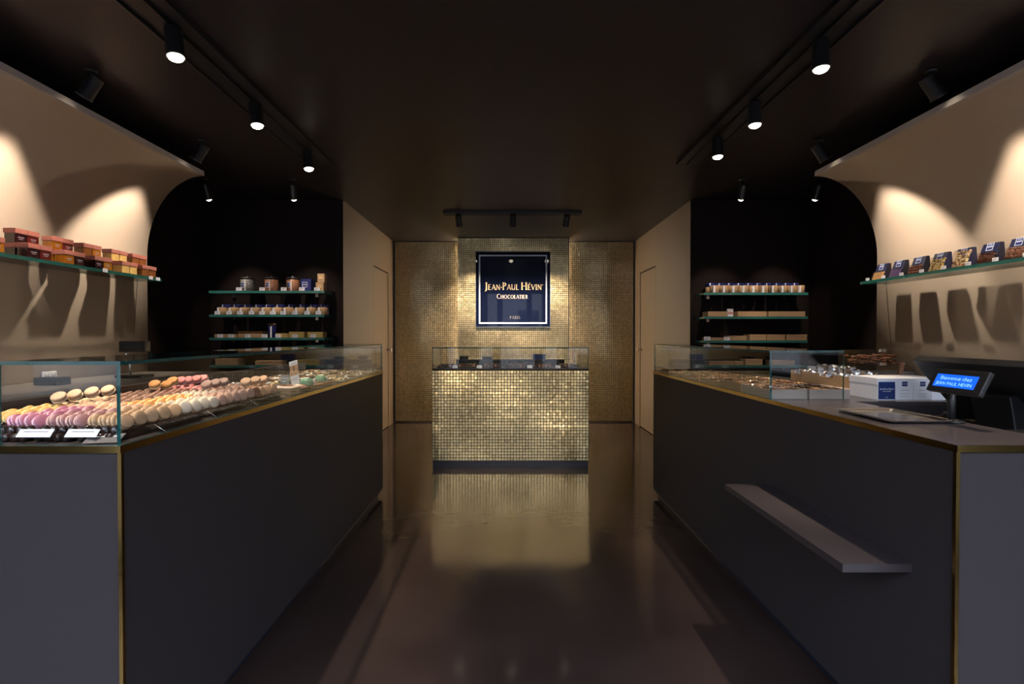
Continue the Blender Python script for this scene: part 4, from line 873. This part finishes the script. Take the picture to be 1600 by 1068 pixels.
for i, (x0, x1, y0, y1, h) in enumerate(BX):
    side = ('aisle', 'staff')[i % 2]; t = carton(x0, x1, y0, y1 - y0, 1.0, h, M_kraftlight if i < 2 else M_kraft, 'open kraft box of sachets on the %s side, %s row behind the guard' % (side, rw[i // 2]), GK, 0, 'kraft_box', 'box', None, None, True)
    w = x1 - x0; d = y1 - y0
    MB().box((-w / 2 + 0.0035, 0.0035, 0.0032), (w / 2 - 0.0035, d - 0.0035, max(h - 0.014, 0.005))).obj('inner_tray', M_kraft, t)
    rnd = random.Random(200 + i); zz = 1.0 + max(h - 0.0135, 0.0055); n = 0; nx, ny = (2, 4) if i < 8 else (2, 3)
    for a in range(nx):
        for b in range(ny):
            sachet(x0 + w * (a + 0.5) / nx + rnd.uniform(-.006, .006), y0 + d * (b + 0.5) / ny + rnd.uniform(-.008, .008), zz + 0.002, rnd.uniform(-.9, .9), rnd.randrange(3), 'clear sweet sachet, %s from window, %s half, %s row %s box' % (ORD[b], ('aisle', 'staff')[a], rw[i // 2], side))

lb = thing('long_kraft_box', 'long deep kraft box of silver-wrapped sweets behind the guard', 'box', (1.80, 2.50, 1.0003))
e = 0.004; w, d, h = 0.20, 0.57, 0.084
MB().box((-w / 2, 0, 0), (w / 2, d, e)).box((-w / 2, 0, e), (w / 2, e, h)).box((-w / 2, d - e, e), (w / 2, d, h)).box((w / 2 - e, e, e), (w / 2, d - e, h)) \
    .box((-w / 2, e, e), (-w / 2 + e, 0.17, h)).box((-w / 2, 0.29, e), (-w / 2 + e, d - e, h)).box((-w / 2, 0.17, e), (-w / 2 + e, 0.29, 0.052)).obj('box_body', M_kraft, lb)
MB().box((-w / 2 + e, e, e), (w / 2 - e, d - e, 0.070)).obj('inner_tray', M_kraft, lb)
MB().box((-w / 2 - 0.030, -0.0, 0.022), (-w / 2 - 0.001, 0.27, 0.026)).obj('lid_flap', M_kraftlight, lb)
def foil_mesh(seed):
    rnd = random.Random(seed); mb = MB(); mb.blob((0, 0, 0.012), (0.017, 0.014, 0.012), 0, 9)
    mb.v = [(x + rnd.uniform(-.0035, .0035), y + rnd.uniform(-.0035, .0035), max(0, z + rnd.uniform(-.003, .003))) for x, y, z in mb.v]
    for s in (-1, 1):
        o = len(mb.v); pts = [(s * 0.014, 0, 0.012)] + [(s * 0.032, 0.016 * math.cos(k * PI / 4), 0.012 + 0.012 * math.sin(k * PI / 4) + rnd.uniform(-.003, .003)) for k in range(8)]
        mb.add(pts, [(0, 1 + k, 1 + (k + 1) % 8) for k in range(8)])
    mb.s = [False] * len(mb.s)
    return mb.mesh('foil', M_silver)
FO = [foil_mesh(k) for k in range(4)]; rnd = random.Random(5); n = 0
for k in range(13):
    for j in range(3):
        o = put('foil_sweet', FO[n % 4], None, (1.735 + 0.052 * j + rnd.uniform(-.008, .008), 2.535 + 0.039 * k + rnd.uniform(-.008, .008), 1.0705 + (0.020 if j == 1 else 0)), (0, 0, rnd.uniform(0, 6.2)))
        tag(o, 'silver foil twist sweet, %s of thirteen along the box, %s row' % (ORD[k], ('aisle side', 'middle', 'wall side')[j]), 'sweet', 'silver-wrapped sweets in the long kraft box'); n += 1
for k in range(5):
    o = put('foil_sweet', FO[k % 4], None, (1.77 + 0.01 * (k % 2), 2.66 + 0.05 * k, 1.108), (0, 0, rnd.uniform(0, 6.2))); tag(o, 'silver foil twist sweet piled on top of the heap, %s of five' % ORD[k], 'sweet', 'silver-wrapped sweets in the long kraft box')

# clear acrylic display of dried chocolate peel
ad = thing('acrylic_display', 'clear acrylic display bin of brown chocolate pieces by the beige panel', 'display bin', (2.58, 3.60, 0.9803)); ad.scale = (1.3, 1.2, 0.98)
ad_p = [(-0.14, 0.065), (-0.14, 0.215), (0.06, 0.215)] + [(0.06 + 0.09 * math.sin(R(a)), 0.125 + 0.09 * math.cos(R(a))) for a in (20, 40, 60, 80)] + [(0.155, 0.065)]
for yy, nn in ((-0.09, 'front_panel'), (0.09, 'back_panel')):
    MB().prism(ad_p, Matrix.Translation((0, yy, 0)) @ Matrix.Rotation(PI / 2, 4, 'X'), 0.004).obj(nn, [M_acryl], ad)
MB().box((-0.142, -0.09, 0.0), (-0.138, 0.09, 0.215)).obj('side_panel', M_acryl, ad); MB().box((0.152, -0.09, 0.0), (0.156, 0.09, 0.10)).obj('side_panel', M_acryl, ad)
MB().box((-0.138, -0.09, 0.105), (0.13, 0.085, 0.109)).obj('bin_floor', M_acryl, ad); MB().box((-0.138, -0.09, 0.0), (0.152, 0.085, 0.06)).obj('base_box', mat('grey_acrylic', (0.18, 0.18, 0.19), 0.3), ad)
rnd = random.Random(8); mb = MB()
for k in range(130): mb.blob((rnd.uniform(-.12, .09), rnd.uniform(-.07, .07), 0.118 + rnd.uniform(0, .062)), (0.020, 0.007, 0.007), rnd.uniform(0, 3.1), 6, rnd.randrange(2), rnd.uniform(-.5, .5))
mb.obj('chocolate_peel', [mat('red_brown_peel', (0.22, 0.065, 0.03), 0.4), M_milk], ad, kind='stuff')
for zz in (0.212, 0.118): MB().cbox((-0.02, -0.096, zz), (0.035, 0.012, 0.022)).obj('clip', M_steel, ad, 0.003)

# white cartons with navy marks
wl = ['with the big navy label', 'with a small navy mark, next to the labelled one', 'with a small navy mark, partly behind the till display', 'plain end one behind the till display']
for i, (a, b) in enumerate(((1.665, 1.743), (1.745, 1.825), (1.827, 1.905), (1.907, 1.975))):
    t = carton(a, b, 2.30, 0.19, 1.0, 0.098, M_white, 'white carton %s' % wl[i], 'white cartons on the till counter', 0.030, 'white_carton', 'carton'); w = b - a
    if i == 0:
        MB().box((-w / 2 + 0.002, -0.0024, 0.004), (w / 2 - 0.002, -0.0015, 0.082)).obj('label', mat('bright_navy_label', (0.016, 0.035, 0.15), 0.4), t)
        mtx = Matrix.Translation((0, -0.0022, 0)) @ Matrix.Rotation(PI / 2, 4, 'X')
        lettering('lettering', [('JEAN-PAUL HÉVIN', 0.0082, 0, 0.046, 0.74), ('CHOCOLATIER', 0.0045, 0, 0.037, 0), ('PARIS', 0.0036, 0, 0.011, 0)], mtx, M_white, t, 0.0006)
    elif i < 3:
        MB().box((-0.012, -0.0024, 0.062), (0.012, -0.0015, 0.083)).obj('label', mat('bright_navy_label', (0.016, 0.035, 0.15), 0.4), t); MB().box((-0.010, -0.0028, 0.0715), (0.010, -0.0023, 0.0735)).obj('label_print', M_pale, t)
        MB().box((-0.020, -0.0022, 0.044), (0.020, -0.0016, 0.0455)).box((-0.022, -0.0022, 0.027), (0.022, -0.0016, 0.0282)).box((-0.020, -0.0022, 0.015), (0.018, -0.0016, 0.0162)).obj('printed_line', M_greyink, t)
tag(MB().xbox(Matrix.Rotation(R(15), 4, 'Y'), (-0.009, -0.006, 0), (0.009, 0.006, 0.062)).xbox(Matrix.Rotation(R(15), 4, 'Y'), (-0.010, -0.008, 0.030), (0.010, 0.008, 0.036)).obj('chocolate_bar', M_milk, None, 0.001, loc=(1.93, 2.52, 1.098)), 'small brown chocolate bar standing upright behind the white cartons', 'bar')
tag(MB().box((-0.07, -0.06, 0), (0.07, 0.06, 0.0973)).obj('brown_carton', M_kraft, None, 0.002, loc=(1.885, 2.55, 1.0003)) if False else MB().box((-0.055, -0.04, 0), (0.045, 0.04, 0.0975)).obj('brown_carton', M_kraft, None, 0.002, loc=(1.95, 2.54, 1.0003)), 'plain brown carton hidden behind the white cartons', 'carton')

# silver tray
st = thing('silver_tray', 'polished silver change tray lying on the till counter', 'tray', (1.358, 1.81, 1.0))
def tray_mesh(w, d):
    mb = MB(); lv_ = [(0.0, 0.012), (0.004, 0.014), (0.010, 0.0125), (0.022, 0.006), (0.030, 0.0045)]; vs = []; fs = []
    def ring(ins, z, r=0.02):
        out = []; hw, hd = w / 2 - ins, d / 2 - ins; rr = max(0.004, r - ins * 0.5)
        for cx, cy, a0 in ((hw - rr, hd - rr, 0), (-hw + rr, hd - rr, 90), (-hw + rr, -hd + rr, 180), (hw - rr, -hd + rr, 270)):
            for k in range(5): a = R(a0 + 22.5 * k); out.append((cx + rr * math.cos(a), cy + rr * math.sin(a), z))
        return out
    for ins, z in lv_: vs += ring(ins, z)
    n = 20
    for L_ in range(len(lv_) - 1):
        for k in range(n): fs.append((L_ * n + k, L_ * n + (k + 1) % n, (L_ + 1) * n + (k + 1) % n, (L_ + 1) * n + k))
    fs.append(tuple(range((len(lv_) - 1) * n, len(lv_) * n))); o = len(vs)
    vs += ring(0.001, 0.010) ; vs += ring(0.02, 0.002)
    for k in range(n): fs.append((o + k, o + n + k, o + n + (k + 1) % n, o + (k + 1) % n)); fs.append((k, o + k, o + (k + 1) % n, (k + 1) % n))
    fs.append(tuple(range(o + n, o + 2 * n))[::-1])
    return mb.add(vs, fs)
tray_mesh(0.222, 0.285).obj('tray_body', M_steel, st)
ln = MB().box((-0.07, -0.10, 0.0046), (0.07, 0.10, 0.0052)).obj('inner_panel', mat('brushed_steel', (0.70, 0.70, 0.72), 0.2, 1.0), st)

# customer display on a pole
cd = thing('customer_display', 'small black customer display with glowing blue screen on a pole', 'display', (1.455, 1.64, 1.0))
q = Matrix.Translation((-0.035, 0, 0.107)) @ Matrix.Rotation(R(26), 4, 'Y')
MB().xbox(q, (0, -0.098, 0), (0.017, 0.098, 0.082)).obj('housing', M_bplast, cd, 0.004)
MB().xbox(q, (-0.0012, -0.072, 0.018), (0.0004, 0.078, 0.062)).obj('screen', mat('blue_lcd', (0.0, 0.05, 0.4), 0.4, emit=(0.01, 0.13, 1.0), estr=0.95), cd)
def lcd(text, zz, size):
    c = bpy.data.curves.new('screen_text', 'FONT'); c.body = text; c.size = size; c.align_x = 'CENTER'; c.extrude = 0.0001
    c.materials.append(mat('lcd_text', (0.2, 0.5, 1.0), 0.4, emit=(0.22, 0.50, 1.0), estr=0.95))
    tmp = bpy.data.objects.new('screen_text', c); me = bpy.data.meshes.new_from_object(tmp); bpy.data.objects.remove(tmp)
    o = bpy.data.objects.new('screen_text', me); COL.objects.link(o); o.parent = cd
    o.matrix_local = q @ Matrix.Translation((-0.0016, 0.003, zz)) @ Matrix(((0, 0, -1, 0), (-1, 0, 0, 0), (0, 1, 0, 0), (0, 0, 0, 1)))
lcd('Bienvenue chez', 0.043, 0.0185); lcd('JEAN PAUL HEVIN', 0.024, 0.0165)
MB().tube([(0.03, 0.07, 0.004), (0.03, 0.07, 0.12)], 0.011, 12).obj('pole', M_bplast, cd); MB().lathe([(0, 0.0005), (0.035, 0.0005), (0.035, 0.006), (0.014, 0.012), (0, 0.012)], 20, Matrix.Translation((0.03, 0.07, 0))).obj('foot', M_bplast, cd)
MB().tube([(0.03, 0.075, 0.02), (0.032, 0.10, 0.03), (0.045, 0.13, 0.012), (0.05, 0.17, 0.004), (0.06, 0.20, 0.004)], 0.003, 6).obj('cable', M_bplast, cd)

# till terminal: tilted black monitor seen from behind
ps = thing('till_terminal', 'large black till terminal seen from behind, beside the blue display', 'till', (1.88, 1.90, 0.83))
qm = Matrix.Translation((-0.13, 0, 0.352)) @ Matrix.Rotation(R(-41), 4, 'Y')
MB().xbox(qm, (0.0, -0.24, -0.33), (0.035, 0.315, 0.0)).obj('monitor', M_bplast, ps, 0.006)
MB().xbox(qm, (0.034, -0.22, -0.31), (0.0365, 0.295, -0.02)).obj('screen', mat('dark_screen', (0.02, 0.025, 0.03), 0.1), ps)
MB().box((-0.12, -0.26, 0.0), (0.22, 0.30, 0.10)).obj('base', M_bplast, ps, 0.008)
MB().xbox(Matrix.Translation((0.02, 0.03, 0.05)) @ Matrix.Rotation(R(-10), 4, 'Y'), (-0.05, -0.08, 0), (0.03, 0.08, 0.20)).obj('neck', M_bplast, ps, 0.006)
# receipt printer with pale paper
rp = thing('receipt_printer', 'black receipt printer with pale round paper roll at counter edge', 'printer', (1.645, 1.52, 0.83))
MB().box((-0.08, -0.09, 0), (0.08, 0.09, 0.165)).obj('casing', M_bplast, rp, 0.006)
MB().lathe([(0.012, 0), (0.052, 0), (0.054, 0.004), (0.054, 0.034), (0.052, 0.038), (0.012, 0.038), (0.012, 0)], 28, Matrix.Translation((0.0, 0.01, 0.1655))).obj('paper_roll', M_white, rp)
MB().lathe([(0, 0.0), (0.048, 0.0), (0.05, 0.003), (0, 0.003)], 24, Matrix.Translation((0.0, 0.01, 0.2036))).obj('paper_cover', mat('slate_cover', (0.06, 0.07, 0.085), 0.4), rp)

# ================================================================== STAFF SIDE OF THE MACARON COUNTER
bc = thing('back_worktop', 'narrow grey-beige worktop along the beige panel behind the macarons', 'worktop', (-2.43, 1.4, 0)); inv = Matrix.Translation((2.43, -1.4, 0))
for n_, lo, hi, m in (('worktop', (-2.735, -0.25, 0.99), (-2.11, 3.86, 1.02), mat('grey_beige_top', (0.22, 0.20, 0.18), 0.3)), ('cabinet', (-2.735, -0.25, 0.05), (-2.14, 3.86, 0.99), M_dark), ('plinth', (-2.735, -0.25, 0), (-2.18, 3.84, 0.05), M_black)):
    o = MB().box(lo, hi).obj(n_, m); o.parent = bc; o.matrix_parent_inverse = inv
bc2 = thing('till_back_worktop', 'narrow dark worktop along the beige panel behind the till', 'worktop', (2.5, 1.4, 0)); inv = Matrix.Translation((-2.5, -1.4, 0))
for n_, lo, hi, m in (('worktop', (2.36, -0.25, 0.955), (2.805, 3.86, 0.98), M_top), ('cabinet', (2.40, -0.25, 0.0), (2.805, 3.86, 0.955), M_dark)):
    o = MB().box(lo, hi).obj(n_, m); o.parent = bc2; o.matrix_parent_inverse = inv
so = thing('wall_socket', 'white double wall socket on the beige panel above the worktop', 'socket', (-2.738, 3.05, 1.055))
MB().box((-0.0, -0.045, -0.022), (0.012, 0.045, 0.022)).obj('plate', M_white, so, 0.003)
for yy in (-0.022, 0.022): MB().lathe([(0, 0), (0.016, 0), (0.016, 0.0015), (0, 0.0015)], 16, Matrix.Translation((0.0115, yy, 0)) @ Matrix.Rotation(PI / 2, 4, 'Y')).obj('outlet', mat('socket_grey', (0.45, 0.45, 0.46), 0.4), so)
cb = thing('card_terminal', 'low black card terminal on the worktop below the socket', 'card terminal', (-2.50, 2.80, 1.0203))
MB().box((-0.06, -0.04, 0), (0.07, 0.05, 0.042)).obj('casing', M_bplast, cb, 0.006); MB().box((-0.04, -0.02, 0.0415), (0.05, 0.035, 0.0435)).obj('key_pad', mat('key_grey', (0.08, 0.08, 0.085), 0.5), cb)
sd = thing('scale_display', 'black scale display on a thin bent stand above the worktop', 'display', (-2.40, 3.30, 1.0203))
MB().box((-0.085, -0.03, 0.165), (0.085, 0.02, 0.235)).obj('housing', M_bplast, sd, 0.006); MB().box((-0.07, -0.0315, 0.185), (0.07, -0.0295, 0.222)).obj('screen', mat('dark_screen', (0.02, 0.025, 0.03), 0.1), sd)
MB().tube([(-0.03, 0.0, 0.004), (-0.035, 0, 0.08), (-0.06, 0, 0.15), (-0.06, 0.0, 0.18)], 0.006, 8).obj('stand', M_steel, sd); MB().box((-0.09, -0.06, 0), (0.08, 0.06, 0.018)).obj('foot', M_bplast, sd, 0.004)

# ================================================================== ISLAND COUNTER GOODS
zi = 0.9683
rb = thing('black_riser', 'long black display riser across the back of the island counter', 'riser', (0.03, 5.47, zi)); MB().box((-0.58, 0, 0), (0.58, 0.12, 0.060)).obj('riser_body', M_bplast, rb, 0.003); MB().box((-0.585, -0.004, 0.060), (0.585, 0.124, 0.066)).obj('riser_top', mat('grey_riser_top', (0.12, 0.11, 0.10), 0.35), rb)
for i, (x, w) in enumerate(((-0.62, 0.16), (-0.40, 0.2), (-0.15, 0.2), (0.10, 0.2), (0.36, 0.2), (0.61, 0.18))):
    t = thing('chocolate_plate', 'black plate of dark chocolates inside the island guard, %s from the macaron side' % ORD[i], 'plate', (x, 5.22, zi), 'black chocolate plates on the island'); MB().box((-w / 2, -0.13, 0), (w / 2, 0.13, 0.012)).obj('plate_body', M_bplast, t, 0.003)
    mb = MB(); rnd = random.Random(300 + i)
    for a in range(int(w / 0.035)):
        for b in range(6): mb.cbox((-w / 2 + 0.025 + a * 0.035, -0.105 + b * 0.042, 0.022), (0.024, 0.03, 0.02), rnd.randrange(2))
    mb.obj('chocolate', [M_choc, M_milk], t, kind='stuff')
for i, (x, m, w, h) in enumerate(((-0.47, M_bplast, 0.09, 0.035), (-0.22, M_bplast, 0.10, 0.03), (0.34, M_navylid, 0.13, 0.055), (0.60, M_bplast, 0.07, 0.05))):
    if i < 3: carton(x - w / 2, x + w / 2, 5.49, 0.08, zi + 0.0663, h, m, ['black box on the riser, macaron side end', 'flat black box on the riser beside the end one', 'navy gift box on the riser, till side end'][i], 'boxes on the island riser', 0.012)
for i, x in enumerate((-0.52, -0.28, 0.22, 0.5)): ticket(x, 5.07, zi, 0, 'white price ticket inside the island guard, %s from the macaron side' % ORD[i], 'price tickets on the island', 1.1)

# ================================================================== pieces that belong to a part sit under that part
UNDER = {'label_print': ('label',), 'lettering': ('label',), 'printed_line': ('card', 'jar_glass', 'box_body'), 'screen_text': ('screen',), 'screen': ('monitor', 'housing'), 'lens': ('lamp_housing',), 'beam': ('lamp_housing',),
         'lid_knob': ('lid',), 'door_handle': ('door_leaf',), 'picture': ('card',), 'icing': ('sponge',), 'cherry': ('sponge',), 'outlet': ('plate',), 'key_pad': ('casing',), 'paper_cover': ('paper_roll',), 'letter': ('panel',), 'city_lettering': ('panel',), 'border_line': ('panel',), 'straw': ('crust',), 'scallop': ('tray_body',), 'bow': ('tube_body',), 'vent_grille': ('board',)}
for o in list(bpy.data.objects):
    n = o.name.split('.')[0]; p = o.parent
    if p and n in UNDER and p.parent is None:
        for want in UNDER[n]:
            c = [q for q in p.children if q.name.split('.')[0] == want]
            if c: o.parent = c[0]; break
